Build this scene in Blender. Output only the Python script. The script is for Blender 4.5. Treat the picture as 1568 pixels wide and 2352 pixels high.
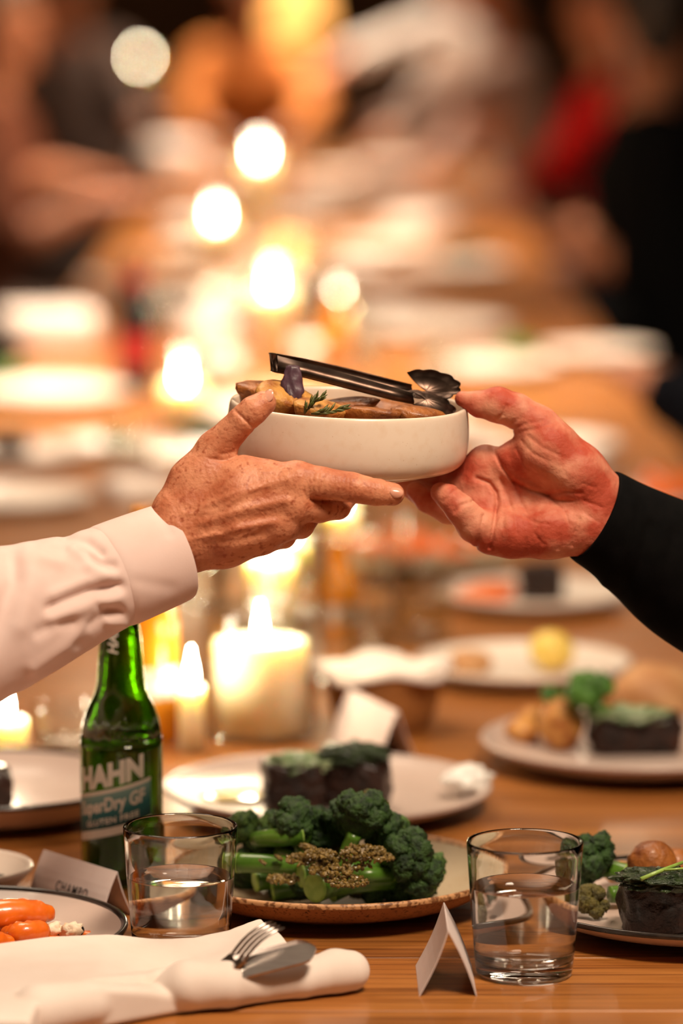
import bpy, bmesh, math, random
import numpy as np
from mathutils import Vector, Matrix, noise as mnoise

for o in list(bpy.data.objects): bpy.data.objects.remove(o, do_unlink=True)
SC = bpy.context.scene
COL = SC.collection
random.seed(7)

# ------------------------------------------------------------------ camera
FPX = 9200.0                      # focal length in pixels of the 1568 x 2352 frame
TZ = 0.75                         # table top height
CH = 0.741                        # camera above the table top
CAM = np.array([0.0, 0.0, TZ + CH])
PITCH = math.atan((1176 + 100) / FPX)
RV = np.array([1.0, 0.0, 0.0])
FV = np.array([0.0, math.cos(PITCH), -math.sin(PITCH)])
UV = np.array([0.0, math.sin(PITCH), math.cos(PITCH)])
cd = bpy.data.cameras.new('camera'); cam = bpy.data.objects.new('camera', cd); COL.objects.link(cam)
cam.location = CAM; cam.rotation_euler = (math.pi / 2 - PITCH, 0, 0)
cd.sensor_fit = 'VERTICAL'; cd.sensor_height = 36.0; cd.sensor_width = 24.0
cd.lens = FPX / 2352 * 36.0
cd.clip_end = 100
DF = 3.016                        # focus distance: the two hands
cd.dof.use_dof = True; cd.dof.focus_distance = DF - 0.02; cd.dof.aperture_fstop = 2.7
cd.dof.aperture_blades = 0
SC.camera = cam

# ------------------------------------------------------------------ world, lights, exposure
w = bpy.data.worlds.new('world'); SC.world = w; w.use_nodes = True
w.node_tree.nodes['Background'].inputs[0].default_value = (1.0, 0.8, 0.62, 1)
w.node_tree.nodes['Background'].inputs[1].default_value = 0.03
SC.view_settings.view_transform = 'Standard'; SC.view_settings.look = 'None'
SC.view_settings.gamma = 1.0; SC.view_settings.use_curve_mapping = False
SC.view_settings.exposure = 0.2

def area_light(name, loc, target, size, power, color):
    ld = bpy.data.lights.new(name, 'AREA'); ld.shape = 'RECTANGLE'; ld.size = size[0]; ld.size_y = size[1]
    ld.energy = power; ld.color = color
    o = bpy.data.objects.new(name, ld); COL.objects.link(o); o.location = loc
    o.rotation_euler = (Vector(target) - Vector(loc)).to_track_quat('-Z', 'Y').to_euler()
    return o
WARM = (1.0, 0.80, 0.60)
area_light('ceiling_lamp', (0.7, 1.75, 3.2), (0.0, 3.0, 0.95), (0.8, 0.6), 88, WARM)
area_light('ceiling_lamp', (-0.5, 4.4, 3.3), (-0.1, 4.2, 0.8), (1.2, 1.2), 40, WARM)
for yy in (7.0, 10.4, 13.8, 16.6):
    area_light('added_table_fill', (-0.2, yy, 2.35), (-0.2, yy, 0.75), (0.4, 1.6), 46, WARM).data.spread = math.radians(95)  # added area lamps without fixtures; light the far table and the orange guest

# ------------------------------------------------------------------ pixel helpers
def at(px, py, d):
    return CAM + d * (FV + (px - 784) / FPX * RV + (1176 - py) / FPX * UV)
def tp(px, py, h=0.0):
    """point of the horizontal plane h metres above the table top"""
    r = FV + (px - 784) / FPX * RV + (1176 - py) / FPX * UV
    t = (TZ + h - CAM[2]) / r[2]
    return CAM + t * r
def ppm(p):
    """pixels per metre at a world point"""
    return FPX / float(np.dot(np.asarray(p) - CAM, FV))
SPX = FPX / DF / 1000.0 * 1000.0   # px per metre on the focus plane
Q0 = CAM + DF * FV
def H(p):
    """focus-plane coordinates (px, py, toward camera; all in pixels) -> world, a rigid frame"""
    p = np.asarray(p, float)
    if p.ndim == 1:
        return Q0 + ((p[0] - 784) * RV + (1176 - p[1]) * UV - p[2] * FV) / SPX
    return Q0 + (np.outer(p[:, 0] - 784, RV) + np.outer(1176 - p[:, 1], UV) - np.outer(p[:, 2], FV)) / SPX
def Hinv(v):
    v = np.asarray(v, float) - Q0
    return np.stack([784 + v @ RV * SPX, 1176 - v @ UV * SPX, -(v @ FV) * SPX], -1)

# ------------------------------------------------------------------ object helpers
def thing(name, label, cat, base, group=None):
    o = bpy.data.objects.new(name, None); COL.objects.link(o)
    o.empty_display_size = 0.02; o.location = Vector([float(v) for v in base])
    o['label'] = label; o['category'] = cat
    if group: o['group'] = group
    return o
def mesh_of(name, V, F, mat, smooth=True):
    me = bpy.data.meshes.new(name)
    me.from_pydata([tuple(map(float, v)) for v in V], [], [tuple(map(int, f)) for f in F]); me.update()
    if mat is not None: me.materials.append(mat)
    if smooth: me.polygons.foreach_set('use_smooth', [True] * len(me.polygons))
    return me
def part(name, V, F, mat, root, parent=None, smooth=True, label=None, kind=None):
    """mesh given in world coordinates; becomes a part of root (or a sub-part of `parent`)"""
    V = np.asarray(V, float) - np.array(root.location)
    o = bpy.data.objects.new(name, mesh_of(name, V, F, mat, smooth)); COL.objects.link(o)
    o.parent = parent or root
    if label: o['label'] = label
    if kind: o['kind'] = kind
    return o
def single(name, V, F, mat, label, cat, base=None, group=None, smooth=True, kind=None):
    V = np.asarray(V, float)
    if base is None: base = np.array([V[:, 0].mean(), V[:, 1].mean(), V[:, 2].min()])
    o = bpy.data.objects.new(name, mesh_of(name, V - np.asarray(base), F, mat, smooth)); COL.objects.link(o)
    o.location = Vector([float(v) for v in base]); o['label'] = label
    if cat: o['category'] = cat
    if group: o['group'] = group
    if kind: o['kind'] = kind
    return o
def struct(name, V, F, mat, label=None):
    o = bpy.data.objects.new(name, mesh_of(name, V, F, mat, False)); COL.objects.link(o)
    o['kind'] = 'structure'
    if label: o['label'] = label
    return o
def dup(root, loc, rotz=0.0, label=None, group=None):
    r = root.copy(); COL.objects.link(r); r.location = Vector([float(v) for v in loc]); r.rotation_euler = (0, 0, rotz)
    if label: r['label'] = label
    if group: r['group'] = group
    for ch in list(root.children):
        c = ch.copy(); COL.objects.link(c); c.parent = r
        for g in list(ch.children):
            e = g.copy(); COL.objects.link(e); e.parent = c
    return r

def box(x0, x1, y0, y1, z0, z1):
    V = [(x, y, z) for z in (z0, z1) for y in (y0, y1) for x in (x0, x1)]
    F = [(0, 2, 3, 1), (4, 5, 7, 6), (0, 1, 5, 4), (2, 6, 7, 3), (0, 4, 6, 2), (1, 3, 7, 5)]
    return np.array(V, float), F
def bbox_bevel(x0, x1, y0, y1, z0, z1, b):
    bm = bmesh.new(); V, F = box(x0, x1, y0, y1, z0, z1)
    vs = [bm.verts.new(v) for v in V]; [bm.faces.new([vs[i] for i in f]) for f in F]
    bmesh.ops.bevel(bm, geom=bm.edges[:], offset=b, segments=1, affect='EDGES', profile=0.5)
    bm.verts.index_update()
    V = np.array([v.co[:] for v in bm.verts]); F = [[v.index for v in f.verts] for f in bm.faces]; bm.free()
    return V, F
def lathe(prof, segs=64, center=(0, 0, 0), wob=None):
    """revolve (r, z) pairs about z"""
    V, F, rings = [], [], []
    for k, (r, z) in enumerate(prof):
        if r <= 1e-7:
            rings.append([len(V)]); V.append((0, 0, z))
        else:
            ids = []
            for i in range(segs):
                a = 2 * math.pi * i / segs
                rr, zz = (r, z) if wob is None else wob(r, z, a)
                ids.append(len(V)); V.append((rr * math.cos(a), rr * math.sin(a), zz))
            rings.append(ids)
    for A, B in zip(rings[:-1], rings[1:]):
        if len(A) == 1 and len(B) == 1: continue
        for i in range(segs):
            j = (i + 1) % segs
            if len(A) == 1: F.append((A[0], B[j], B[i]))
            elif len(B) == 1: F.append((A[i], A[j], B[0]))
            else: F.append((A[i], A[j], B[j], B[i]))
    return np.array(V, float) + np.array(center, float), F
def tube(pts, rads, segs=10, caps=True, flat=1.0):
    pts = [np.asarray(p, float) for p in pts]; n = len(pts)
    V, F = [], []
    up = None
    for i, p in enumerate(pts):
        t = pts[min(i + 1, n - 1)] - pts[max(i - 1, 0)]; t = t / (np.linalg.norm(t) + 1e-12)
        if up is None:
            up = np.array([0, 0, 1.0]) if abs(t[2]) < 0.9 else np.array([1.0, 0, 0])
        a = np.cross(t, up); a /= np.linalg.norm(a); b = np.cross(a, t); up = b
        for k in range(segs):
            th = 2 * math.pi * k / segs
            V.append(p + rads[i] * (math.cos(th) * a + flat * math.sin(th) * b))
    for i in range(n - 1):
        for k in range(segs):
            k2 = (k + 1) % segs
            F.append((i * segs + k, i * segs + k2, (i + 1) * segs + k2, (i + 1) * segs + k))
    if caps:
        F.append(tuple(range(segs - 1, -1, -1))); F.append(tuple((n - 1) * segs + k for k in range(segs)))
    return np.array(V), F
def join(*ms):
    V, F, o = [], [], 0
    for v, f in ms:
        V.append(np.asarray(v, float)); F += [tuple(i + o for i in ff) for ff in f]; o += len(v)
    return np.concatenate(V), F
_ico = {}
def ico(sub):
    if sub not in _ico:
        bm = bmesh.new(); bmesh.ops.create_icosphere(bm, subdivisions=sub, radius=1.0); bm.verts.index_update()
        _ico[sub] = (np.array([v.co[:] for v in bm.verts]), [tuple(v.index for v in f.verts) for f in bm.faces]); bm.free()
    return _ico[sub]
def rotm(rx=0, ry=0, rz=0):
    return np.array(Matrix.Rotation(rz, 3, 'Z') @ Matrix.Rotation(ry, 3, 'Y') @ Matrix.Rotation(rx, 3, 'X'))
def fbm(v, octv=3):
    return mnoise.fractal(Vector(v), 1.0, 2.0, octv)
def blob(c, rad, rot=(0, 0, 0), amp=0.12, freq=2.0, seed=0, sub=3, square=0.0):
    """lumpy ellipsoid; square > 0 pushes it toward a rounded block"""
    V, F = ico(sub); V = V.copy()
    if square > 0:
        m = np.abs(V).max(1, keepdims=True); V = V * (1 - square) + (V / m) * square * 0.85
    out = []
    for v in V:
        n = fbm(v * freq + seed * 13.7)
        out.append(v * (1 + amp * n))
    V = np.array(out) * np.array(rad)
    return V @ rotm(*rot).T + np.asarray(c, float), F

# ------------------------------------------------------------------ signed-distance modelling (hands, people, cloth)
def surface_nets(d, org, h):
    ins = d < 0
    nx, ny, nz = d.shape
    c = np.zeros((nx - 1, ny - 1, nz - 1), np.uint8)
    sh = [(i, j, k) for i in (0, 1) for j in (0, 1) for k in (0, 1)]
    def sub(a, s): return a[s[0]:s[0] + nx - 1, s[1]:s[1] + ny - 1, s[2]:s[2] + nz - 1]
    for s in sh: c += sub(ins, s)
    act = (c > 0) & (c < 8)
    idx = np.argwhere(act)
    lut = -np.ones(act.shape, np.int64); lut[act] = np.arange(len(idx))
    acc = np.zeros((len(idx), 3)); cnt = np.zeros(len(idx))
    for a in sh:
        for ax in range(3):
            if a[ax] == 1: continue
            b = list(a); b[ax] = 1
            da = d[idx[:, 0] + a[0], idx[:, 1] + a[1], idx[:, 2] + a[2]]
            db = d[idx[:, 0] + b[0], idx[:, 1] + b[1], idx[:, 2] + b[2]]
            m = (da < 0) != (db < 0)
            t = np.where(m, da / np.where(m, da - db, 1), 0)
            p = np.tile(np.array(a, float), (len(idx), 1)); p[:, ax] += t
            acc[m] += p[m]; cnt[m] += 1
    V = np.asarray(org) + h * (idx + acc / cnt[:, None])
    F = []
    for ax in range(3):
        o1, o2 = [(1, 2), (2, 0), (0, 1)][ax]
        lo = [slice(1, s - 1) for s in d.shape]; lo[ax] = slice(0, d.shape[ax] - 1)
        hi = list(lo); hi[ax] = slice(1, d.shape[ax])
        A = ins[tuple(lo)]; B = ins[tuple(hi)]
        e = np.argwhere(A != B); 
        if len(e) == 0: continue
        flip = A[e[:, 0], e[:, 1], e[:, 2]]
        e = e + np.array([0 if i == ax else 1 for i in range(3)])
        def cell(da, db):
            q = e.copy(); q[:, o1] -= da; q[:, o2] -= db
            return lut[q[:, 0], q[:, 1], q[:, 2]]
        q = np.stack([cell(1, 1), cell(0, 1), cell(0, 0), cell(1, 0)], 1)
        q[~flip] = q[~flip][:, ::-1]
        F.append(q)
    return V, np.concatenate(F)
def sdf_mesh(prims, h, post=None, pad=None):
    """prims: (a, b, ra, rb, k[, scale-z]) tapered capsules, smoothly joined in order"""
    P = np.array([list(p[0]) + list(p[1]) for p in prims]).reshape(-1, 3)
    Rm = max(max(p[2], p[3]) for p in prims)
    kk = max(p[4] for p in prims); pad = pad or (Rm + kk + 4 * h)
    lo = P.min(0) - pad; hi = P.max(0) + pad
    n = np.ceil((hi - lo) / h).astype(int) + 1
    ax = [lo[i] + h * np.arange(n[i]) for i in range(3)]
    big = kk + 6 * h
    d = np.full(n, big, np.float32)
    for p in prims:
        a, b, ra, rb, k = np.array(p[0], float), np.array(p[1], float), p[2], p[3], p[4]
        m = max(ra, rb) + big
        s = [slice(max(0, int((min(a[i], b[i]) - m - lo[i]) / h)), min(n[i], int((max(a[i], b[i]) + m - lo[i]) / h) + 2)) for i in range(3)]
        X = ax[0][s[0]][:, None, None]; Y = ax[1][s[1]][None, :, None]; Z = ax[2][s[2]][None, None, :]
        ab = b - a; L = float(ab @ ab)
        if L < 1e-12: t = 0.0
        else: t = np.clip(((X - a[0]) * ab[0] + (Y - a[1]) * ab[1] + (Z - a[2]) * ab[2]) / L, 0, 1)
        v = np.sqrt((X - a[0] - t * ab[0]) ** 2 + (Y - a[1] - t * ab[1]) ** 2 + (Z - a[2] - t * ab[2]) ** 2) - (ra + (rb - ra) * t)
        q = d[s[0], s[1], s[2]]
        if k > 0:
            e = np.clip(0.5 + 0.5 * (q - v) / k, 0, 1)
            r = q + (v - q) * e - k * e * (1 - e)
        else: r = np.minimum(q, v)
        d[s[0], s[1], s[2]] = r
    if post is not None: d = post(d, ax)
    return surface_nets(d, lo, h)
def polydist2(X, Y, pts):
    best = None
    for (x0, y0), (x1, y1) in zip(pts[:-1], pts[1:]):
        dx, dy = x1 - x0, y1 - y0; L = dx * dx + dy * dy + 1e-9
        t = np.clip(((X - x0) * dx + (Y - y0) * dy) / L, 0, 1)
        q = (X - x0 - t * dx) ** 2 + (Y - y0 - t * dy) ** 2
        best = q if best is None else np.minimum(best, q)
    return np.sqrt(best)
def relax(V, F, it=2, lam=0.5):
    """Laplacian smoothing of a quad mesh"""
    F = np.asarray(F); V = V.copy()
    E = np.concatenate([F[:, [0, 1]], F[:, [1, 2]], F[:, [2, 3]], F[:, [3, 0]]])
    E = np.concatenate([E, E[:, ::-1]])
    cnt = np.bincount(E[:, 0], minlength=len(V))[:, None]
    for _ in range(it):
        S = np.stack([np.bincount(E[:, 0], V[E[:, 1], i], len(V)) for i in range(3)], 1)
        V += lam * (S / np.maximum(cnt, 1) - V)
    return V

# ------------------------------------------------------------------ materials
def mat(name, col, rough=0.5, metal=0.0, spec=0.5, trans=0.0, ior=1.45, coat=0.0, sss=0.0, sss_r=(1, .3, .15), sss_s=0.01,
        col2=None, scale=20.0, detail=4.0, lo=0.4, hi=0.65, stretch=(1, 1, 1), bump=0.0, bscale=60.0, bdist=0.001,
        rough2=None, col3=None, scale3=90.0, lo3=0.55, hi3=0.7, sheen=0.0, emit=None, estr=0.0):
    m = bpy.data.materials.new(name); m.use_nodes = True; nt = m.node_tree; N, L = nt.nodes, nt.links
    b = N['Principled BSDF']
    b.inputs['Base Color'].default_value = (*col, 1); b.inputs['Roughness'].default_value = rough
    b.inputs['Metallic'].default_value = metal; b.inputs['IOR'].default_value = ior
    b.inputs['Specular IOR Level'].default_value = spec
    b.inputs['Transmission Weight'].default_value = trans; b.inputs['Coat Weight'].default_value = coat
    b.inputs['Coat Roughness'].default_value = 0.08
    b.inputs['Sheen Weight'].default_value = sheen
    if sss > 0:
        b.inputs['Subsurface Weight'].default_value = sss; b.inputs['Subsurface Radius'].default_value = sss_r
        b.inputs['Subsurface Scale'].default_value = sss_s
    if emit: 
        b.inputs['Emission Color'].default_value = (*emit, 1); b.inputs['Emission Strength'].default_value = estr
    tc = N.new('ShaderNodeTexCoord'); mp = N.new('ShaderNodeMapping'); L.new(tc.outputs['Object'], mp.inputs[0])
    mp.inputs['Scale'].default_value = stretch
    out = None
    if col2 is not None:
        nz = N.new('ShaderNodeTexNoise'); nz.inputs['Scale'].default_value = scale; nz.inputs['Detail'].default_value = detail
        L.new(mp.outputs[0], nz.inputs['Vector'])
        cr = N.new('ShaderNodeValToRGB'); cr.color_ramp.elements[0].position = lo; cr.color_ramp.elements[1].position = hi
        cr.color_ramp.elements[0].color = (*col, 1); cr.color_ramp.elements[1].color = (*col2, 1)
        L.new(nz.outputs[0], cr.inputs[0]); out = cr.outputs[0]
        if col3 is not None:
            n3 = N.new('ShaderNodeTexNoise'); n3.inputs['Scale'].default_value = scale3; n3.inputs['Detail'].default_value = 3
            L.new(mp.outputs[0], n3.inputs['Vector'])
            r3 = N.new('ShaderNodeValToRGB'); r3.color_ramp.elements[0].position = lo3; r3.color_ramp.elements[1].position = hi3
            L.new(n3.outputs[0], r3.inputs[0])
            mx = N.new('ShaderNodeMix'); mx.data_type = 'RGBA'; L.new(r3.outputs[0], mx.inputs[0]); L.new(out, mx.inputs[6])
            mx.inputs[7].default_value = (*col3, 1); out = mx.outputs[2]
        L.new(out, b.inputs['Base Color'])
        if rough2 is not None:
            mr = N.new('ShaderNodeMapRange'); mr.inputs[3].default_value = rough; mr.inputs[4].default_value = rough2
            L.new(nz.outputs[0], mr.inputs[0]); L.new(mr.outputs[0], b.inputs['Roughness'])
    if bump > 0:
        nb = N.new('ShaderNodeTexNoise'); nb.inputs['Scale'].default_value = bscale; nb.inputs['Detail'].default_value = 5
        L.new(mp.outputs[0], nb.inputs['Vector'])
        bn = N.new('ShaderNodeBump'); bn.inputs['Strength'].default_value = bump; bn.inputs['Distance'].default_value = bdist
        L.new(nb.outputs[0], bn.inputs['Height']); L.new(bn.outputs[0], b.inputs['Normal'])
    return m
def thin_glass(name, tint=(1, 1, 1), fac=0.06):
    m = bpy.data.materials.new(name); m.use_nodes = True; nt = m.node_tree; N, L = nt.nodes, nt.links
    for n in list(N): N.remove(n)
    o = N.new('ShaderNodeOutputMaterial'); t = N.new('ShaderNodeBsdfTransparent'); g = N.new('ShaderNodeBsdfGlossy')
    t.inputs[0].default_value = (*tint, 1); g.inputs['Roughness'].default_value = 0.03
    lw = N.new('ShaderNodeLayerWeight'); lw.inputs[0].default_value = 0.5
    pw = N.new('ShaderNodeMath'); pw.operation = 'POWER'; pw.inputs[1].default_value = 4.0; L.new(lw.outputs['Facing'], pw.inputs[0])
    fr = N.new('ShaderNodeMath'); fr.operation = 'MULTIPLY_ADD'; fr.inputs[1].default_value = 0.7; fr.inputs[2].default_value = 0.05; L.new(pw.outputs[0], fr.inputs[0])
    mx = N.new('ShaderNodeMixShader'); L.new(fr.outputs[0], mx.inputs[0]); L.new(t.outputs[0], mx.inputs[1]); L.new(g.outputs[0], mx.inputs[2])
    L.new(mx.outputs[0], o.inputs[0]); return m
def emission(name, col, s):
    m = bpy.data.materials.new(name); m.use_nodes = True; nt = m.node_tree
    for n in list(nt.nodes): nt.nodes.remove(n)
    o = nt.nodes.new('ShaderNodeOutputMaterial'); e = nt.nodes.new('ShaderNodeEmission')
    e.inputs[0].default_value = (*col, 1); e.inputs[1].default_value = s; nt.links.new(e.outputs[0], o.inputs[0]); return m

def wood_mat(name, c1, c2, c3, rough):
    m = bpy.data.materials.new(name); m.use_nodes = True; nt = m.node_tree; N, L = nt.nodes, nt.links
    b = N['Principled BSDF']; b.inputs['Roughness'].default_value = rough; b.inputs['Coat Weight'].default_value = 0.25
    b.inputs['Coat Roughness'].default_value = 0.12
    tc = N.new('ShaderNodeTexCoord'); oi = N.new('ShaderNodeObjectInfo')
    ad = N.new('ShaderNodeVectorMath'); ad.operation = 'ADD'
    ml = N.new('ShaderNodeVectorMath'); ml.operation = 'MULTIPLY'; ml.inputs[1].default_value = (17, 9, 5)
    cb = N.new('ShaderNodeCombineXYZ')
    for i in range(3): L.new(oi.outputs['Random'], cb.inputs[i])
    L.new(cb.outputs[0], ml.inputs[0]); L.new(tc.outputs['Object'], ad.inputs[0]); L.new(ml.outputs[0], ad.inputs[1])
    mp = N.new('ShaderNodeMapping'); mp.inputs['Scale'].default_value = (1.2, 16, 8); L.new(ad.outputs[0], mp.inputs[0])
    n1 = N.new('ShaderNodeTexNoise'); n1.inputs['Scale'].default_value = 2.6; n1.inputs['Detail'].default_value = 6; n1.inputs['Distortion'].default_value = 0.6
    L.new(mp.outputs[0], n1.inputs['Vector'])
    cr = N.new('ShaderNodeValToRGB'); e = cr.color_ramp.elements
    e[0].position = 0.3; e[0].color = (*c2, 1); e[1].position = 0.72; e[1].color = (*c1, 1)
    k = e.new(0.5); k.color = (*[(p + q) / 2 for p, q in zip(c1, c2)], 1)
    L.new(n1.outputs[0], cr.inputs[0])
    mp2 = N.new('ShaderNodeMapping'); mp2.inputs['Scale'].default_value = (2.5, 130, 60); L.new(ad.outputs[0], mp2.inputs[0])
    n2 = N.new('ShaderNodeTexNoise'); n2.inputs['Scale'].default_value = 1.5; n2.inputs['Detail'].default_value = 5; L.new(mp2.outputs[0], n2.inputs['Vector'])
    r2 = N.new('ShaderNodeValToRGB'); r2.color_ramp.elements[0].position = 0.50; r2.color_ramp.elements[1].position = 0.70
    L.new(n2.outputs[0], r2.inputs[0])
    mx = N.new('ShaderNodeMix'); mx.data_type = 'RGBA'; L.new(r2.outputs[0], mx.inputs[0]); L.new(cr.outputs[0], mx.inputs[6]); mx.inputs[7].default_value = (*c3, 1)
    hv = N.new('ShaderNodeHueSaturation'); L.new(mx.outputs[2], hv.inputs['Color'])
    mr = N.new('ShaderNodeMapRange'); mr.inputs[3].default_value = 0.78; mr.inputs[4].default_value = 1.16
    L.new(oi.outputs['Random'], mr.inputs[0]); L.new(mr.outputs[0], hv.inputs['Value'])
    L.new(hv.outputs[0], b.inputs['Base Color'])
    bn = N.new('ShaderNodeBump'); bn.inputs['Strength'].default_value = 0.12; bn.inputs['Distance'].default_value = 0.001
    L.new(n2.outputs[0], bn.inputs['Height']); L.new(bn.outputs[0], b.inputs['Normal'])
    return m

M = {}
M['wood'] = wood_mat('oiled_wood', (0.50, 0.195, 0.045), (0.31, 0.100, 0.018), (0.13, 0.036, 0.008), 0.33)
M['darkwood'] = mat('dark_wood', (0.05, 0.025, 0.012), 0.5, col2=(0.11, 0.05, 0.022), scale=6, stretch=(1, 8, 8))
M['floor'] = mat('floor_boards', (0.04, 0.022, 0.012), 0.5, col2=(0.08, 0.042, 0.02), scale=5, stretch=(8, 1, 1))
M['wall'] = mat('dark_plaster', (0.10, 0.06, 0.038), 0.8, col2=(0.15, 0.09, 0.055), scale=2)
M['ceil'] = mat('ceiling_paint', (0.42, 0.32, 0.23), 0.9, col2=(0.36, 0.27, 0.19), scale=3)
M['skinA'] = mat('freckled_skin', (0.66, 0.27, 0.145), 0.46, spec=0.4, sss=0.12, sss_s=0.006, col2=(0.46, 0.135, 0.06), scale=55, detail=5, lo=0.42, hi=0.68,
                 col3=(0.36, 0.085, 0.035), scale3=210, lo3=0.56, hi3=0.72, bump=0.7, bscale=300, bdist=0.0012)
M['skinB'] = mat('reddish_palm_skin', (0.67, 0.285, 0.18), 0.56, spec=0.25, sss=0.14, sss_s=0.006, col2=(0.44, 0.075, 0.040), scale=30, detail=5, lo=0.38, hi=0.60,
                 bump=0.75, bscale=200, bdist=0.0014)
M['skinC'] = mat('skin', (0.55, 0.25, 0.14), 0.5, col2=(0.48, 0.18, 0.09), scale=12)
M['skinD'] = mat('tanned_skin', (0.40, 0.15, 0.07), 0.5, col2=(0.33, 0.11, 0.045), scale=12)
M['nail'] = mat('fingernail', (0.72, 0.36, 0.25), 0.22, coat=0.3, col2=(0.66, 0.30, 0.20), scale=60)
M['pink_shirt'] = mat('pale_pink_cotton', (0.73, 0.55, 0.50), 0.85, col2=(0.70, 0.515, 0.46), scale=30, bump=0.15, bscale=900, bdist=0.0004, sheen=0.15)
M['black_cloth'] = mat('black_wool', (0.0022, 0.0021, 0.0022), 0.9, spec=0.08, col2=(0.0035, 0.0032, 0.0032), scale=60, bump=0.2, bscale=700, bdist=0.0004)
M['navy'] = mat('navy_cloth', (0.003, 0.0035, 0.006), 0.9, spec=0.08, col2=(0.005, 0.0055, 0.009), scale=30)
M['red_cloth'] = mat('red_cloth', (0.26, 0.003, 0.002), 0.9, spec=0.1, col2=(0.20, 0.002, 0.002), scale=20)
M['grey_cloth'] = mat('light_grey_cotton', (0.62, 0.55, 0.50), 0.9, col2=(0.55, 0.48, 0.43), scale=12)
M['rose_cloth'] = mat('dusty_rose_cotton', (0.48, 0.30, 0.24), 0.9, col2=(0.42, 0.25, 0.20), scale=12)
M['orange_cloth'] = mat('orange_cotton', (0.85, 0.30, 0.06), 0.85, col2=(0.66, 0.18, 0.03), scale=9)
M['brown_cloth'] = mat('brown_wool', (0.055, 0.03, 0.022), 0.9, col2=(0.08, 0.045, 0.032), scale=16)
M['rust_cloth'] = mat('rust_knit', (0.085, 0.024, 0.010), 0.9, spec=0.1, col2=(0.06, 0.016, 0.007), scale=16)
M['hair'] = mat('dark_hair', (0.012, 0.008, 0.006), 0.5, col2=(0.03, 0.018, 0.01), scale=40, stretch=(1, 1, .2))
M['hair2'] = mat('brown_hair', (0.08, 0.035, 0.014), 0.5, col2=(0.13, 0.06, 0.025), scale=40, stretch=(1, 1, .2))
M['eye'] = mat('eye', (0.7, 0.68, 0.64), 0.2, col2=(0.6, 0.58, 0.55), scale=40)
M['bowl'] = mat('cream_glaze', (0.80, 0.66, 0.53), 0.28, coat=0.35, col2=(0.77, 0.61, 0.47), scale=120, detail=5, lo=0.5, hi=0.7, col3=(0.62, 0.44, 0.30), scale3=600, lo3=0.68, hi3=0.78)
M['steel'] = mat('stainless_steel', (0.42, 0.38, 0.35), 0.22, metal=1.0, col2=(0.36, 0.32, 0.30), scale=40, stretch=(1, 12, 1))
M['tong_steel'] = mat('dark_stainless_steel', (0.13, 0.085, 0.065), 0.36, metal=1.0, col2=(0.06, 0.036, 0.027), scale=50)
M['potato'] = mat('roast_potato', (0.60, 0.29, 0.065), 0.5, coat=0.1, col2=(0.30, 0.09, 0.014), scale=70, detail=6, lo=0.40, hi=0.62, bump=0.9, bscale=220, bdist=0.002)
M['potato_skin'] = mat('roast_potato_skin', (0.36, 0.12, 0.022), 0.45, coat=0.12, col2=(0.15, 0.038, 0.008), scale=60, detail=6, bump=0.9, bscale=220, bdist=0.002)
M['leaf_purple'] = mat('purple_leaf', (0.045, 0.018, 0.028), 0.4, col2=(0.13, 0.07, 0.095), scale=70, stretch=(1, 1, .5), bump=0.6, bscale=200)
M['rosemary'] = mat('rosemary', (0.06, 0.075, 0.012), 0.5, col2=(0.11, 0.10, 0.02), scale=200)
M['plate'] = mat('mauve_glaze', (0.52, 0.40, 0.345), 0.36, coat=0.15, col2=(0.50, 0.385, 0.33), scale=14, col3=(0.40, 0.29, 0.24), scale3=520, lo3=0.70, hi3=0.78)
M['plate_white'] = mat('white_glaze', (0.80, 0.70, 0.61), 0.3, coat=0.2, col2=(0.75, 0.64, 0.55), scale=10)
M['rim_black'] = mat('black_rim_glaze', (0.014, 0.010, 0.008), 0.25, coat=0.4, col2=(0.03, 0.02, 0.015), scale=80)
M['stone_in'] = mat('speckled_glaze', (0.40, 0.32, 0.21), 0.5, spec=0.3, col2=(0.38, 0.29, 0.18), scale=30, detail=6, col3=(0.12, 0.05, 0.02), scale3=300, lo3=0.66, hi3=0.74)
M['stone_out'] = mat('speckled_stoneware', (0.36, 0.16, 0.06), 0.55, col2=(0.29, 0.115, 0.04), scale=30, col3=(0.05, 0.018, 0.007), scale3=420, lo3=0.56, hi3=0.66)
M['stone_rim'] = mat('speckled_rim', (0.52, 0.27, 0.12), 0.45, col2=(0.16, 0.06, 0.02), scale=260, detail=3, lo=0.46, hi=0.60)
M['broc'] = mat('broccoli_floret', (0.030, 0.078, 0.010), 0.5, col2=(0.007, 0.024, 0.004), scale=150, detail=3, lo=0.40, hi=0.62, bump=0.9, bscale=700, bdist=0.002)
M['broc_hi'] = mat('broccoli_floret_pale', (0.085, 0.16, 0.025), 0.5, col2=(0.018, 0.055, 0.009), scale=150, detail=3, lo=0.40, hi=0.62, bump=0.9, bscale=700, bdist=0.002)
M['broc_burn'] = mat('charred_floret', (0.13, 0.105, 0.018), 0.55, col2=(0.05, 0.042, 0.010), scale=170, detail=3, lo=0.4, hi=0.62, bump=0.9, bscale=700, bdist=0.002)
M['stem'] = mat('broccoli_stem', (0.085, 0.19, 0.018), 0.3, coat=0.3, col2=(0.045, 0.12, 0.010), scale=60, stretch=(1, 1, 1), bump=0.1, bscale=300)
M['stem_cut'] = mat('broccoli_cut_end', (0.30, 0.46, 0.09), 0.45, coat=0.2, col2=(0.22, 0.37, 0.06), scale=160)
M['crumb'] = mat('toasted_crumbs', (0.20, 0.125, 0.025), 0.5, coat=0.3, col2=(0.09, 0.055, 0.010), scale=220)
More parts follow.
